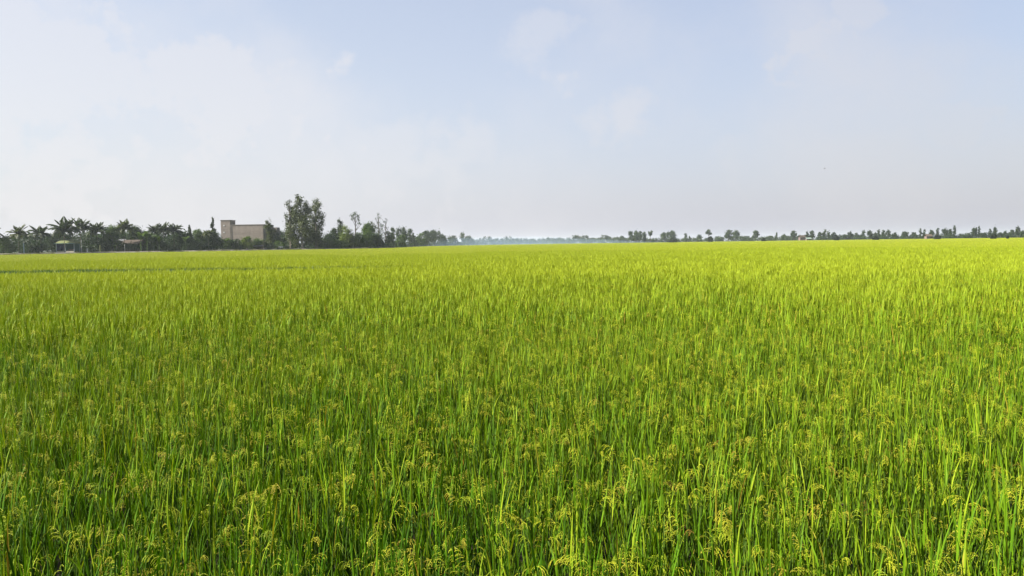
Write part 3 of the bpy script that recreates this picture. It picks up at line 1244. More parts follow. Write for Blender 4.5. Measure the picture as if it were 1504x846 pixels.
# the tall group of drooping trees: clumps as (column, row, radius) of the photograph, given depth and size at the trees' distance
def clumps(cx, Y, lst):
    def f(H, Wd, rg):
        out = []
        for px, py, r in lst:
            p, c = at(px, py, Y), at(cx, py, Y)
            rr = r / F * Y * 1.12
            out.append((p.x - c.x, rg.uniform(-.5, .5) * Wd * .45, p.z - BANK, rr, rr, rr * 1.15))
        return out
    return f


BIG = [(437, 291, 4), (443, 295, 5), (449, 301, 5), (438, 301, 6), (447, 309, 7), (453, 309, 4), (429, 306, 4), (428, 315, 7), (436, 313, 8),
       (444, 320, 9), (434, 325, 10), (448, 328, 10), (425, 326, 6), (427, 337, 8), (440, 338, 11), (452, 339, 9), (431, 349, 8), (444, 350, 10),
       (422, 343, 6), (455, 350, 8), (436, 357, 6), (424, 353, 5)]
RIGHT = [(463, 297, 5), (468, 302, 5), (465, 308, 5), (459, 304, 4), (468, 313, 4), (462, 338, 7), (468, 346, 6), (456, 345, 7), (464, 353, 7), (456, 318, 4.5), (456, 311, 3.5), (461, 309, 4), (472, 320, 6), (466, 320, 5), (470, 328, 5), (467, 334, 4),
         (460, 322, 6), (458, 331, 7), (471, 337, 2.5)]
LEFT_ = [(421, 300, 4), (426, 296, 3), (424, 305, 4), (427, 311, 4), (420, 318, 4), (422, 326, 5), (420, 332, 4), (423, 338, 5), (422, 346, 5), (425, 353, 6)]
TG = 'tall drooping trees right of the building'
tree('drooping_tree', 442, 6, 288, 56, 'x', L_OLIVE, 'tallest tree of the picture, olive-green with drooping twigs, right of the building', 'tree', TG, n=12500,
     bark=M_BARKP, droop=.55, blobs=clumps(442, edge_y(442) + 6, BIG), size=.34, shell=.6)
tree('drooping_tree', 463, 8, 295, 30, 'x', L_OLIVE, 'loose airy tree leaning out on the right of the tallest tree', 'tree', TG, n=6000, droop=.5,
     blobs=clumps(463, edge_y(463) + 8, RIGHT), size=.30, shell=.6)
tree('drooping_tree', 425, 9, 292, 22, 'airy', L_OLIVE, 'thin pale airy tree on the left of the tallest tree', 'tree', TG, n=1600, droop=.5, blobs=clumps(425, edge_y(425) + 9, LEFT_), size=.27, shell=.6)
tree('broad_tree', 462, 11, 325, 36, 'bush', L_DEEP, 'dark round tree under the right side of the tallest tree', 'tree', TG, n=2600)
tree('leafy_bush', 428, 12, 335, 26, 'bush', L_DEEP, 'dark undergrowth among the trunks left of the tallest tree', 'bush', TG)

TC = 'trees right of the tallest tree'
tree('broad_tree', 482, 30, 342, 34, 'bush', L_DEEP, 'dark low tree right behind the tallest tree', 'tree', TC)
tree('leafy_bush', 486, 7, 350, 34, 'bush', L_MID, 'green bush with pale leaning stems right of the tallest tree', 'bush', TC)
tree('slim_tree', 498, 40, 321, 14, 'column', L_FAR, 'slim grey-green tree, block-topped, above the yellow-green clump', 'tree', TC)
tree('slim_tree', 490, 42, 334, 16, 'broad', L_FAR, 'small greyish tree left of the block-topped slim tree', 'tree', TC)
tree('bamboo_clump', 508, 8, 330, 28, 'bush', L_YEL, 'yellow-green rounded clump, brightest in the row', 'bamboo', TC, droop=.4, shell=.55)
tree('round_headed_tree', 521, 25, 312, 14, 'lollipop', L_FAR, 'bare-trunked tree with a round open head above the clump', 'tree', TC, n=520, size=.26,
     blobs=clumps(521, edge_y(521) + 25, [(516, 317, 3), (521, 315, 3.2), (525, 318, 3), (526, 323, 2.6), (520, 321, 2), (527, 328, 2.2), (530, 329, 1.5), (517, 322, 2)]))
tree('leafy_bush', 522, 7, 341, 30, 'bush', L_MID, 'green bush right below the round-headed tree', 'bush', TC)
tree('broad_tree', 541, 12, 326, 24, 'broad', L_MID, 'green arching tree at the middle of the right clump', 'tree', TC)
tree('slim_tree', 548, 20, 324, 10, 'airy', L_OLIVE, 'thin twiggy tree beside the arching tree', 'tree', TC, n=420, size=.26,
     blobs=clumps(548, edge_y(548) + 20, [(546, 327, 2.5), (548, 331, 3), (551, 334, 2.5), (545, 337, 3), (549, 341, 4)]))
tree('slim_tree', 556, 22, 312, 11, 'airy', L_FAR, 'tall wispy pale tree, the highest of the right clump', 'tree', TC, n=420, size=.26,
     blobs=clumps(556, edge_y(556) + 22, [(555, 315, 2.2), (557, 320, 3), (552, 322, 2), (555, 327, 3.2), (559, 331, 3), (552, 334, 3.5), (556, 341, 5)]))
tree('slim_tree', 566, 20, 322, 12, 'airy', L_DEEP, 'dark twiggy tree at the right end of the clump', 'tree', TC, n=620, size=.27,
     blobs=clumps(566, edge_y(566) + 20, [(565, 325, 2.5), (568, 323, 2), (562, 331, 2.6), (566, 335, 2.5), (560, 337, 3), (570, 334, 1.6), (565, 342, 4), (559, 348, 5), (567, 351, 5)]))
tree('leafy_bush', 538, 6, 338, 34, 'bush', L_MID, 'green bush under the arching tree', 'bush', TC)
tree('leafy_bush', 554, 5, 342, 26, 'bush', L_DEEP, 'dark bush at the right end of the clump', 'bush', TC)
tree('leafy_bush', 500, 5, 353, 34, 'bush', L_MID, 'low green bush at the foot of the yellow-green clump', 'bush', TC)

# receding misty trees
MG = 'misty trees receding towards the centre'
for i, (px, top, wd, k, lab) in enumerate([
        (572, 338, 16, 'bush', 'misty bush just past the dark clump'), (577, 334, 12, 'airy', 'misty thin tree just past the dark clump'),
        (585, 335, 15, 'airy', 'misty twiggy tree with a forked top'), (588, 343, 20, 'bush', 'misty green bush with a lit left side'),
        (593, 333, 13, 'broad', 'tallest pointed tree among the misty trees'), (601, 336, 15, 'airy', 'misty open tree with a pale crown'),
        (607, 342, 15, 'cone', 'misty cone-shaped tree in the receding row'), (617, 341, 18, 'bush', 'misty rounded green tree with a pale edge'),
        (628, 338, 20, 'broad', 'misty broad tree of the paler pair'), (637, 337, 18, 'broad', 'misty upright tree of the paler pair'),
        (645, 338, 8, 'airy', 'misty thin tree right of the paler pair'), (650, 343, 20, 'bush', 'pale blue-green misty bush in the row'),
        (664, 345, 22, 'bush', 'paler misty bush before the blue row begins'), (679, 342, 12, 'airy', 'faint thin tree standing above the blue row'),
        (688, 346, 20, 'bush', 'faint blue bush, last before the far row')]):
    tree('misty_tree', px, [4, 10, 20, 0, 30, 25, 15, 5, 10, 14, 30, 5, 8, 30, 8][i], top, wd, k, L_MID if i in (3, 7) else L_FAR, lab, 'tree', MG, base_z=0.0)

# the blue far row
FG = 'blue hazy trees of the far row'
rs = random.Random(41)
FL = 'pale blue hazy tree in the long low far row at the centre of the horizon'
px = 694
while px < 908:
    big = any(abs(px - c) < 5 for c in (716, 744, 846, 857, 888))
    top = (345.5 if big else 349.6 + rs.uniform(-1.2, .8)) + (800 - px) * 0.012
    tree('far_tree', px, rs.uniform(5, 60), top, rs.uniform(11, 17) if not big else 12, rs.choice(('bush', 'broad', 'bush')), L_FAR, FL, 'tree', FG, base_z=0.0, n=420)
    px += rs.uniform(4.5, 7)

# the right row
RG = 'trees of the right horizon row'
RT = [
    (913, 346, 14, 'bush', 'round dark-blue tree at the left end of the right row', 0),
    (927, 339, 11, 'broad', 'open-topped tree left in the blue-grey group of four', 5),
    (934, 338, 10, 'broad', 'second tree of the blue-grey group of four', 10),
    (940, 339, 10, 'broad', 'third tree of the blue-grey group of four', 4),
    (946, 340, 8, 'column', 'rightmost tree of the blue-grey group of four', 6),
    (955, 339, 8, 'lollipop', 'small round-headed tree on a bare trunk right of the group of four', 8),
    (956, 350, 12, 'bush', 'low blue hedge under the small round-headed tree', 12),
    (975, 341, 14, 'broad', 'left half of the dense rounded pair of trees', 4),
    (986, 339, 18, 'broad', 'right and taller half of the dense rounded pair of trees', 6),
    (1007, 343, 8, 'airy', 'thin faint tree left of the small cone', 60),
    (1013, 346, 8, 'cone', 'small faint cone-shaped tree left of the lone round head', 60),
    (1027, 344, 12, 'bush', 'very faint tree in the gap before the round head with a dark foot', 120),
    (1041, 336, 10, 'lollipop', 'round-headed tree with a black bush at its foot', 4),
    (1055, 347, 18, 'bush', 'faint low bush left of the broad pale tree', 90),
    (1070, 337, 14, 'broad', 'left crown of the broad pale tree pair', 20),
    (1081, 338, 15, 'broad', 'right crown of the broad pale tree pair', 24),
    (1096, 346, 16, 'bush', 'faint low bush right of the broad pale pair', 60),
    (1110, 338, 12, 'broad', 'lone upright grey tree left of a small black bush', 20),
    (1131, 346, 14, 'bush', 'low misty bush right of a small black bush', 40),
    (1141, 341, 8, 'cone', 'small pointed misty tree among low bushes', 30),
    (1152, 344, 14, 'bush', 'misty green bush left of the slanting tree', 30),
    (1166, 338, 12, 'broad', 'slanting misty tree left of the red-roofed house', 20),
    (1186, 340, 7, 'column', 'dark slim tree right behind the red-roofed house', 20),
    (1193, 338, 9, 'broad', 'bluish tree behind the pale green roof', 24),
    (1204, 340, 9, 'broad', 'dark tree right of the pale green roof', 10),
    (1211, 336, 8, 'column', 'tallest dark tree right of the pale green roof', 12),
    (1217, 339, 7, 'column', 'slim dark tree between the tallest dark tree and the arching one', 10),
    (1225, 341, 12, 'broad', 'arching tree above the round black bush', 14),
    (1241, 344, 14, 'bush', 'low bush right of the round black bush', 20),
    (1249, 340, 11, 'broad', 'grey tree above the low bush', 26),
    (1258, 341, 10, 'bush', 'small grey tree left of the pale twiggy one', 22),
    (1268, 339, 10, 'airy', 'pale twiggy tree with light stems', 14),
    (1278, 338, 10, 'broad', 'full green-grey tree left of the flat black bush', 10),
    (1286, 341, 8, 'broad', 'grey tree behind the flat black bush', 14),
    (1291, 337, 6, 'column', 'pointed tall tree right behind the flat black bush', 10),
    (1297, 338, 8, 'column', 'second pointed tree right of the flat black bush', 12),
    (1305, 338, 9, 'broad', 'leafy tree third right of the flat black bush', 12),
    (1314, 341, 14, 'bush', 'dark leafy bush in a low stretch of the row', 10),
    (1329, 340, 12, 'broad', 'pale twiggy bush in the low stretch of the row', 10),
    (1343, 341, 14, 'bush', 'rounded tree at the end of the low stretch', 14),
    (1352, 336, 7, 'airy', 'twiggy tall tree left of the pinkish house', 10),
    (1358, 337, 7, 'airy', 'twiggy tree over the pinkish house', 14),
    (1368, 337, 9, 'broad', 'yellowish tree right behind the pinkish house', 12),
    (1377, 336, 8, 'airy', 'thin tree above the wide black bush', 14),
    (1388, 335, 12, 'broad', 'big rounded tree right of the wide black bush', 10),
    (1396, 336, 8, 'broad', 'narrow tree beside the big rounded tree', 8),
    (1402, 331, 7, 'airy', 'tall spindly tree that tops the right row', 10),
    (1411, 345, 10, 'bush', 'low bush in the dip right of the tall spindly tree', 40),
    (1421, 342, 22, 'bush', 'long dark hedge sloping up to the twin spikes', 10),
    (1431, 334, 10, 'broad', 'rounded dark tree left of the twin spikes', 10),
    (1438, 331, 4, 'column', 'tall spike of a tree, taller of the twin spikes', 12),
    (1434, 333, 4, 'column', 'shorter of the twin spikes', 14),
    (1446, 341, 14, 'bush', 'dark bush right of the twin spikes', 8),
    (1454, 336, 7, 'airy', 'thin forked tree left of the open twiggy tree', 10),
    (1461, 334, 10, 'airy', 'open twiggy tree over a black bush near the right edge', 10),
    (1469, 341, 9, 'bush', 'low faint bush in the last dip of the row', 30),
    (1477, 339, 12, 'bush', 'rounded bush left of the last tall tree', 12),
    (1487, 337, 10, 'broad', 'green-grey tree beside the last tall tree', 12),
    (1495, 332, 9, 'broad', 'last tall tree by the right edge', 10),
    (1503, 338, 14, 'bush', 'bush cut by the right edge of the picture', 10),
    (1330, 346, 22, 'bush', 'low dark scrub under the pale twiggy bush', 4), (1262, 347, 30, 'bush', 'low dark scrub under the grey trees', 4),
    (1298, 346, 24, 'bush', 'low dark scrub under the pointed trees', 4), (1206, 347, 20, 'bush', 'low dark scrub under the tallest dark tree', 4),
    (1360, 345, 24, 'bush', 'low scrub behind the pinkish house', 18), (1395, 344, 20, 'bush', 'low scrub under the big rounded tree', 4),
    (1482, 343, 24, 'bush', 'low scrub under the last tall tree', 4), (1160, 347, 26, 'bush', 'low misty scrub under the slanting tree', 26)]
for px, top, wd, k, lab, dY in RT:
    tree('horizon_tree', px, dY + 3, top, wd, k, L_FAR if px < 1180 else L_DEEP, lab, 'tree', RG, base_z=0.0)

rs = random.Random(53)
px = 572.0
while px < 700:
    yh = 357 - (px - 800) * .0148
    tree('low_scrub', px, rs.uniform(6, 30), yh - rs.uniform(5, 8) * (1 - (px - 572) / 260), rs.uniform(18, 26), 'bush', L_FAR,
         'low misty scrub at the foot of the receding misty trees', 'scrub', 'low scrub under the receding misty trees', base_z=0.0, n=900)
    px += rs.uniform(9, 13)
rs = random.Random(52)
px = 696.0
while px < 1510:
    yh = 357 - (px - 800) * .0148
    tree('low_scrub', px, rs.uniform(12, 40), yh - rs.uniform(4.2, 6.5), rs.uniform(17, 26), 'bush', L_FAR if px < 1200 else L_DEEP,
         'low misty scrub beneath the tree row right of the smoky centre' if px > 862 else 'low pale blue scrub beneath the far tree row in the smoky centre',
         'scrub', 'low scrub along the right horizon' if px > 862 else 'low scrub under the far row', base_z=0.0, n=700)
    px += rs.uniform(12, 18)
BG = 'dark low bushes standing out in the paddy'
for px, y0, y1, wd, lab in [(988, 349, 357, 13, 'black bush in front of the dense rounded pair of trees'),
                            (1043, 347, 355.5, 10, 'black bush at the foot of the round-headed tree'),
                            (1122, 349.5, 354.5, 7, 'small black bush right of the lone upright tree'),
                            (1229, 345, 352.5, 8, 'round black bush under the arching tree'),
                            (1286, 346.5, 351.5, 9, 'flat black bush left of the pointed trees'),
                            (1377, 344.5, 350.5, 9, 'wide black bush right of the pinkish house'),
                            (1460, 343, 349.5, 9, 'black bush under the open twiggy tree near the right edge'),
                            (1480, 346, 349, 4, 'tiniest dark bush near the right edge')]:
    tree('dark_bush', px, -230, y0, wd, 'bush', L_DARK, lab, 'bush', BG, base_z=0.0, n=1500)

# ------------------------------------------------------------------ buildings and small things on the left bank


def wall_grid(mb, x0, x1, z0, z1, y, th, cols_, rows_, gap=0.03):
    """formwork lifts: wall built as separate pours with recessed joints"""
    dx_, dz_ = (x1 - x0) / cols_, (z1 - z0) / rows_
    for i in range(cols_):
        for j in range(rows_):
            mb.box(x0 + i * dx_ + gap / 2, x0 + (i + 1) * dx_ - gap / 2, y, y + th, z0 + j * dz_ + gap / 2, z0 + (j + 1) * dz_ - gap / 2)


YB = edge_y(350) + 32
pL, pT = at(324, 324, YB), at(342, 324, YB)
m1, m2 = at(343, 331, YB), at(387, 332.5, YB)
r1, r2 = at(387, 335, YB + 8), at(407, 334, YB + 8)
bz = BANK + .05
bld = empty('concrete_building', (pL.x, YB, bz))
tag(bld, 'unfinished windowless concrete building with a square tower, behind the trees', 'building')
ox = pL.x
tw = at(337.5, 324, YB).x - ox          # tower width
zt = pL.z - bz
zm = m1.z - bz
# tower: slabs as lifts
mb = MB()
mb.box(0, tw, 0, 7.5, 0, zt)
to = mb.build('tower', M_CONC, bld)
mb = MB()
mb.box(-.12, tw + .12, -.12, 7.62, zt, zt + .28)
mb.build('parapet', M_CONCD, to)
for zz in (331.3, 341.3):
    pz = at(329, zz, YB)
    mb = MB()
    mb.tube([(pz.x - ox, -.10, pz.z - bz), (pz.x - ox, 0.05, pz.z - bz)], [.36, .36], 16)
    v_ = mb.build('sky_hole_disc', M_WHITE, to)  # white disc in place of a through hole with bright sky behind
for zz in (336.5,):
    pz = at(329, zz, YB)
    mb = MB()
    mb.box(0, tw, -.03, 0.0, pz.z - bz - .07, pz.z - bz + .07)
    mb.build('floor_band', M_CONCD, to)
mw = m2.x - ox
y_front = 0.06
mb = MB()
mb.box(tw + .004, mw, y_front, 16, 0, zm)
mo = mb.build('main_block', M_CONC, bld)
mb = MB()
mb.box(tw + .02, mw + .1, y_front - .1, 16.1, zm, zm + .35)
mb.build('parapet', M_CONCD, mo)
for fr in (0.33, 0.64):
    mb = MB()
    mb.box(tw + .02, mw - .02, y_front - .03, y_front, zm * fr - .07, zm * fr + .07)
    mb.build('floor_band', M_CONCD, mo)
for k in range(2):
    xx = tw + .5 + (mw - tw - .9) * k
    mb = MB()
    mb.box(xx - .17, xx + .17, y_front - .10, y_front, 0, zm - .02)
    mb.build('pilaster', M_CONCD, mo)
mb = MB()
mb.box(mw + .004, at(403, 340, YB + 8).x - ox, 8, 18, 0, at(403, 341, YB + 8).z - bz)
ro = mb.build('rear_block', M_CONCD, bld)
q1, q2 = at(400.5, 334, YB + 8), at(406.5, 334, YB + 8)
mb = MB()
mb.box(q1.x - ox, q2.x - ox, 8.3, 13, at(403, 341, YB + 8).z - bz, q1.z - bz)
mb.build('stair_head', M_CONCD, ro)


def house(name, px0, px1, wall_top, ridge, dY, wmat, rmat, label, bz_, base=None, door=True):
    Y = edge_y((px0 + px1) / 2) + dY
    a, b_ = at(px0, wall_top, Y), at(px1, wall_top, Y)
    rz_ = at((px0 + px1) / 2, ridge, Y + 2).z - bz_
    wz = a.z - bz_
    wd = b_.x - a.x
    dep = min(7.0, wd * .8)
    h = empty(name, (a.x, Y, bz_))
    tag(h, label, 'house')
    mb = MB()
    mb.box(0, wd, 0, dep, 0, wz)
    mb.build('wall', wmat, h)
    mb = MB()
    e = .5
    th = .09
    for sgn in (0, 1):
        y0_, y1_ = (-e, dep / 2) if sgn == 0 else (dep + e, dep / 2)
        z0_, z1_ = wz - .12, rz_
        vs_ = [(-e, y0_, z0_), (wd + e, y0_, z0_), (wd + e, y1_, z1_), (-e, y1_, z1_)]
        mb.add(vs_ + [(x, y, z + th) for x, y, z in vs_], [(0, 1, 2, 3), (7, 6, 5, 4), (0, 4, 5, 1), (1, 5, 6, 2), (2, 6, 7, 3), (3, 7, 4, 0)])
    mb.build('roof', rmat, h)
    if door:
        mb = MB()
        mb.box(wd * .42, wd * .42 + .9, -.05, .0, 0.02, min(2.0, wz * .85))
        mb.build('door', M_BROWNW, h)
        for fx in (.15, .72):
            mb = MB()
            mb.box(wd * fx, wd * fx + .9, -.04, 0, wz * .4, wz * .75)
            mb.build('window', M_DARK, h)
    return h


house('brown_roofed_house', 180, 204, 357.5, 352.5, 15, M_BROWNW, M_RUST, 'low house with a rusty brown roof under the pale arching palm', bz)
house('zinc_roofed_house', 171, 182, 354, 351.5, 22, M_BROWNW, M_ZINC, 'small house with a pale zinc roof edge left of the brown-roofed house', bz)
house('red_roofed_house', 1175, 1183, 348.6, 345.5, 4, M_PINKW, M_RUST, 'tiny house with a reddish roof on the right horizon', 0.0)
house('green_roofed_house', 1185, 1191.5, 350.7, 349.0, 6, M_PINKW, M_GREENR, 'tiny low house with a pale green roof right of the red-roofed one', 0.0)
house('pinkish_house', 1361, 1369, 347, 344, 2, M_PINKW, M_BROWNW, 'tiny pinkish house beside a wide black bush on the right horizon', 0.0)

# open shelter under the tallest palm
YS = edge_y(95) + 6.5
s0, s1 = at(82, 357.5, YS), at(109, 357.5, YS)
srf = at(95, 352.3, YS).z - bz
sez = s0.z - bz
sw = s1.x - s0.x
sh = empty('open_shelter', (s0.x, YS, bz))
tag(sh, 'open roadside shelter with a yellow-green roof and pale blue posts behind the tallest palm', 'shelter')
mb = MB()
mb.add([(-.5, -.5, sez), (sw + .4, -.5, sez), (sw + .4, 4.5, sez), (-.5, 4.5, sez), (1.2, 1.6, srf), (sw - .9, 1.6, srf), (sw - .9, 2.6, srf), (1.2, 2.6, srf)],
       [(0, 1, 5, 4), (1, 2, 6, 5), (2, 3, 7, 6), (3, 0, 4, 7), (4, 5, 6, 7), (3, 2, 1, 0)])
mb.build('roof', M_YROOF, sh)
mb = MB()
mb.box(-.55, sw + .45, -.58, -.502, sez - .2, sez + .02)
mb.build('fascia', M_TEAL, sh)
for xx in (0.12, sw * .5, sw - .12):
    for yy in (0.0, 4.0):
        mb = MB()
        mb.tube([(xx, yy, 0), (xx, yy, sez)], [.10, .09], 8)
        mb.build('post', M_PBLUE, sh)
mb = MB()
mb.box(.1, sw - .1, 3.9, 3.98, .6, sez - .1)
mb.build('back_board', M_TEAL, sh)
for xa, xb in ((.25, sw * .46), (sw * .54, sw - .25)):
    mb = MB()
    mb.box(xa, xb, -.1, .1, 0, .62)
    mb.build('low_wall', M_CREAM, sh)
# tarpaulin hung in the left bay: a sagging sheet with thickness
mb = MB()
N = 10
vs_ = []
for i in range(N + 1):
    for j in range(5):
        x = .2 + (sw * .5 - .35) * i / N
        z = sez - .25 - (sez - 1.25) * j / 4 - .08 * math.sin(math.pi * i / N) * (1 if j == 0 else .6)
        vs_.append((x, .22 + .05 * math.sin(i * 1.7 + j), z))
fs_ = [(i * 5 + j, i * 5 + 5 + j, i * 5 + 6 + j, i * 5 + 1 + j) for i in range(N) for j in range(4)]
k0 = len(vs_)
vs2 = [(x, y + .03, z) for x, y, z in vs_]
fs2 = [tuple(k0 + q for q in reversed(f_)) for f_ in fs_]
mb.add(vs_ + vs2, fs_ + fs2)
tp_ = mb.build('tarpaulin', M_NAVY, None, loc=sh.location.copy())
tag(tp_, 'navy blue tarpaulin hanging in the left bay of the open shelter', 'tarpaulin')
# hammock in the right bay
mb = MB()
vs_, fs_ = [], []
N = 10
for i in range(N + 1):
    t = i / N
    x = sw * .54 + (sw * .42) * t
    z = 1.45 - .55 * math.sin(math.pi * t)
    hw = .06 + .38 * math.sin(math.pi * t)
    for j in range(5):
        a = (j - 2) / 2
        vs_.append((x, 1.2 + hw * a, z + .25 * a * a * math.sin(math.pi * t)))
for i in range(N):
    for j in range(4):
        fs_.append((i * 5 + j, i * 5 + j + 1, i * 5 + 6 + j, i * 5 + 5 + j))
mb.add(vs_, fs_)
hm = mb.build('hammock', M_PINK, None, loc=sh.location.copy())
tag(hm, 'faded pink hammock slung in the right bay of the open shelter', 'hammock')


def post(px, y0, y1, r, dY, label, mat=M_WHITE, name='white_post'):
    Y = edge_y(px) + dY
    a = at(px, y0, Y)
    o = empty(name, (a.x, Y, bz))
    tag(o, label, 'post')
    mb = MB()
    hh = a.z - bz
    mb.tube([(0, 0, 0), (0, 0, hh - .12)], [r, r], 8)
    mb.build('shaft', mat, o)
    mb = MB()
    mb.tube([(0, 0, hh - .12), (0, 0, hh - .04), (0, 0, hh)], [r * 1.35, r * 1.35, r * .5], 8)
    mb.build('cap', mat, o)


post(34.5, 357, 368, .2, 5, 'pale post under the leftmost whole palm', M_PBLUE)
post(119.3, 352.5, 369, .10, 6, 'thin pale post with a white top right of the shelter')
post(128, 365, 369, .22, 4, 'short white post right of the shelter palms')
post(147, 360, 369, .2, 5, 'yellowish-green stump post below the second palm past the shelter', M_YROOF, 'stump_post')
post(183, 359, 361, .09, 7, 'slim pale post by the brown-roofed house')

# small white cart near the trunks of the tallest tree
YC = edge_y(410) + 4
ca, cb = at(406.5, 361, YC), at(414.5, 361, YC)
ct = empty('white_cart', (ca.x, YC, bz))
tag(ct, 'small white box cart on the track left of the tallest tree', 'cart')
cw = cb.x - ca.x
mb = MB()
mb.box(0.7, cw, 0, 1.2, .45, 1.35)
mb.build('box', M_WHITE, ct)
mb = MB()
mb.box(0.0, cw + .1, .1, 1.1, .36, .446)
mb.build('chassis', M_DARK, ct)
for xx in (.45, cw - .4):
    for yy in (-.04, 1.1):
        mb = MB()
        mb.tube([(xx, yy, .3), (xx, yy + .12, .3)], [.3, .3], 14)
        mb.build('wheel', M_TYRE, ct)
mb = MB()
mb.tube([(0, .6, .4), (-.5, .6, .6), (-.6, .6, 1.0)], [.03, .03, .03], 6)
mb.build('handle', M_DARK, ct)

# lean-to by the track left of the columnar tree
YL = edge_y(376) + 4
la, lb = at(371, 362, YL), at(384, 362, YL)
lt = empty('lean_to_shed', (la.x, YL, bz))
tag(lt, 'low dark shed with a grey sheet roof left of the columnar tree', 'shed')
lw = lb.x - la.x
hz_ = max(.9, la.z - bz)
mb = MB()
mb.add([(-.2, -.3, hz_), (lw + .2, -.3, hz_), (lw + .2, 2.4, hz_ + .5), (-.2, 2.4, hz_ + .5)] +
       [(-.2, -.3, hz_ + .06), (lw + .2, -.3, hz_ + .06), (lw + .2, 2.4, hz_ + .56), (-.2, 2.4, hz_ + .56)],
       [(3, 2, 1, 0), (4, 5, 6, 7), (0, 1, 5, 4), (1, 2, 6, 5), (2, 3, 7, 6), (3, 0, 4, 7)])
mb.build('roof', M_ZINC, lt)
mb = MB()
mb.box(0, lw, 2.2, 2.3, 0, hz_ + .4)
mb.build('back_wall', M_BROWNW, lt)
for xx in (.05, lw - .05):
    mb = MB()
    mb.tube([(xx, -.1, 0), (xx, -.1, hz_)], [.06, .05], 6)
    mb.build('post', M_BROWNW, lt)

# dry grass on the bank at the far left
def tuft_mesh(seed, mat):
    rs_ = random.Random(seed)
    V, Fc, T = [], [], []
    off = 0
    for k in range(120):
        v, f, al = flat_leaf(1.0, 0.09, rs_.choice((.3, .6, 1.0)), 2)
        G = np.array(Matrix.Translation((rs_.uniform(-1, 1), rs_.uniform(-.6, .6), 0)) @ Matrix.Rotation(rs_.random() * 6.28, 4, 'Z')
                     @ Matrix.Rotation(rs_.uniform(0, .5), 4, 'Y') @ Matrix.Scale(rs_.uniform(.25, .5), 4))
        V.append(v @ G[:3, :3].T + G[:3, 3])
        Fc.append(f + off)
        T.append(np.full(len(v), rs_.random()))
        off += len(v)
    return np_mesh('tuft', np.concatenate(V), np.concatenate(Fc), mat, False, {'tint': np.concatenate(T)})


M_DRY = tree_leaf('bank_grass', (0.08, 0.10, 0.025), (0.26, 0.24, 0.08))
src3 = bpy.data.collections.new('bank_sources')
for i in range(3):
    src3.objects.link(bpy.data.objects.new('tuft_%d' % i, tuft_mesh(i, M_DRY)))
BP = []
for k in range(900):
    px = rs.uniform(-150, 575)
    s_ = (px - W0 / 2) / F
    y0 = edge_y(px) - rs.uniform(0.2, 2.6)
    if px > 60 and rs.random() < .45:
        continue
    BP.append((s_ * y0, y0, max(0.0, BANK * (1 - (edge_y(px) - y0) / 2.2)) - .05))
nb = len(BP)
bg_ = gn_field('bank_grass', BP, [rs.uniform(.8, 1.5) for _ in range(nb)], [rs.random() * 6.28 for _ in range(nb)], [0] * nb, [0] * nb,
               [rs.randrange(3) for _ in range(nb)], src3)
tag(bg_, 'dry grass on the bank below the track at the far edge of the paddy', 'grass', kind='stuff')

# ------------------------------------------------------------------ bird
bp_ = at(1211, 247.5, 115)
bird = empty('bird', bp_, R(25))
tag(bird, 'tiny dark bird flying in the sky above the right horizon', 'bird')
mb = MB()
mb.tube([(-.17, 0, 0), (-.10, 0, .0), (0, 0, .01), (.09, 0, .02), (.13, 0, .03), (.17, 0, .025)], [.008, .022, .036, .026, .020, .004], 8)
mb.build('body', M_BIRD, bird, True)
for sgn in (-1, 1):
    mb = MB()
    vs_ = []
    for t, zz, c_, back in ((0, .015, .10, 0), (.3, .07, .10, .01), (.65, .085, .075, -.03), (1, .05, .01, -.10)):
        y = sgn * (.02 + .26 * t)
        vs_ += [(.05 + back, y, zz), (.05 + back - c_, y, zz - .004), (.05 + back - c_ * .4, y, zz + .012)]
    fs_ = []
    for i in range(3):
        a = 3 * i
        fs_ += [(a, a + 3, a + 5, a + 2), (a + 2, a + 5, a + 4, a + 1), (a + 1, a + 4, a + 3, a)]
    mb.add(vs_, fs_)
    mb.build('wing', M_BIRD, bird)
mb = MB()
mb.add([(-.15, .012, .004), (-.15, -.012, .004), (-.25, -.04, 0), (-.25, .04, 0), (-.2, 0, .012)], [(0, 1, 4), (1, 2, 4), (2, 3, 4), (3, 0, 4), (3, 2, 1, 0)])
mb.build('tail', M_BIRD, bird)

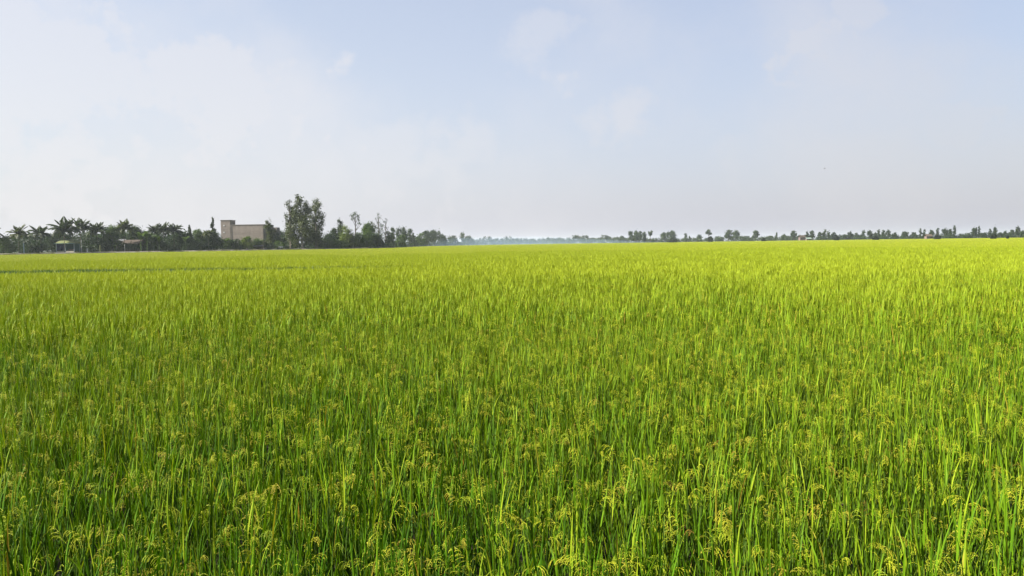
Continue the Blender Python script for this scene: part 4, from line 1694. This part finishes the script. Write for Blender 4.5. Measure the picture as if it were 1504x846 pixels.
# ------------------------------------------------------------------ haze
hb = MB()
hb.box(-4100, 4100, -4100, 4100, -1.0, 30.0)
hm_, b = new_mat('haze_air')
pvn = b.n('ShaderNodeVolumePrincipled')
pvn.inputs['Color'].default_value = c4(0.84, 0.93, 1.0)
pvn.inputs['Density'].default_value = 0.00008
pvn.inputs['Anisotropy'].default_value = 0.2
ob = b.n('ShaderNodeOutputMaterial')
b.put(ob.inputs['Volume'], pvn.outputs[0])
hz_o = hb.build('haze', hm_)
tag(hz_o, kind='stuff')

# low smoke drifting over the paddy in the middle distance
sm = bpy.data.meshes.new('smoke')
vs_, fs_ = [], []
NU, NV_ = 32, 10
sc = at(735, 357, 1000)
for top_ in (1, 0):
    for j in range(1, NV_ + 1):
        ro_ = j / NV_
        for i in range(NU):
            th = 2 * math.pi * i / NU
            wob = 1 + .10 * math.sin(3 * th + 1) + .07 * math.sin(7 * th)
            zz = 1.2 + (10.0 * (1 - ro_ ** 2) ** 1.6 * (1 + .2 * math.sin(5 * th) * ro_) if top_ else 0.0)
            vs_.append((sc.x + 210 * ro_ * math.cos(th) * wob, 1000 + 390 * ro_ * math.sin(th) * wob, zz))
L_ = NU * NV_
for j in range(NV_ - 1):
    for i in range(NU):
        i2 = (i + 1) % NU
        fs_.append((j * NU + i, (j + 1) * NU + i, (j + 1) * NU + i2, j * NU + i2))
        fs_.append((L_ + j * NU + i, L_ + j * NU + i2, L_ + (j + 1) * NU + i2, L_ + (j + 1) * NU + i))
for i in range(NU):
    i2 = (i + 1) % NU
    fs_.append(((NV_ - 1) * NU + i, L_ + (NV_ - 1) * NU + i, L_ + (NV_ - 1) * NU + i2, (NV_ - 1) * NU + i2))
fs_.append(tuple(range(NU)))
fs_.append(tuple(L_ + i for i in reversed(range(NU))))
sm.from_pydata(vs_, [], fs_)
smm, b = new_mat('smoke_air')
pvn = b.n('ShaderNodeVolumePrincipled')
pvn.inputs['Color'].default_value = c4(0.52, 0.74, 1.0)
pvn.inputs['Density'].default_value = 0.00042
ob = b.n('ShaderNodeOutputMaterial')
b.put(ob.inputs['Volume'], pvn.outputs[0])
sm.materials.append(smm)
smo = link(bpy.data.objects.new('smoke', sm))
tag(smo, 'low bluish smoke drifting before the far row of trees', 'smoke', kind='stuff')
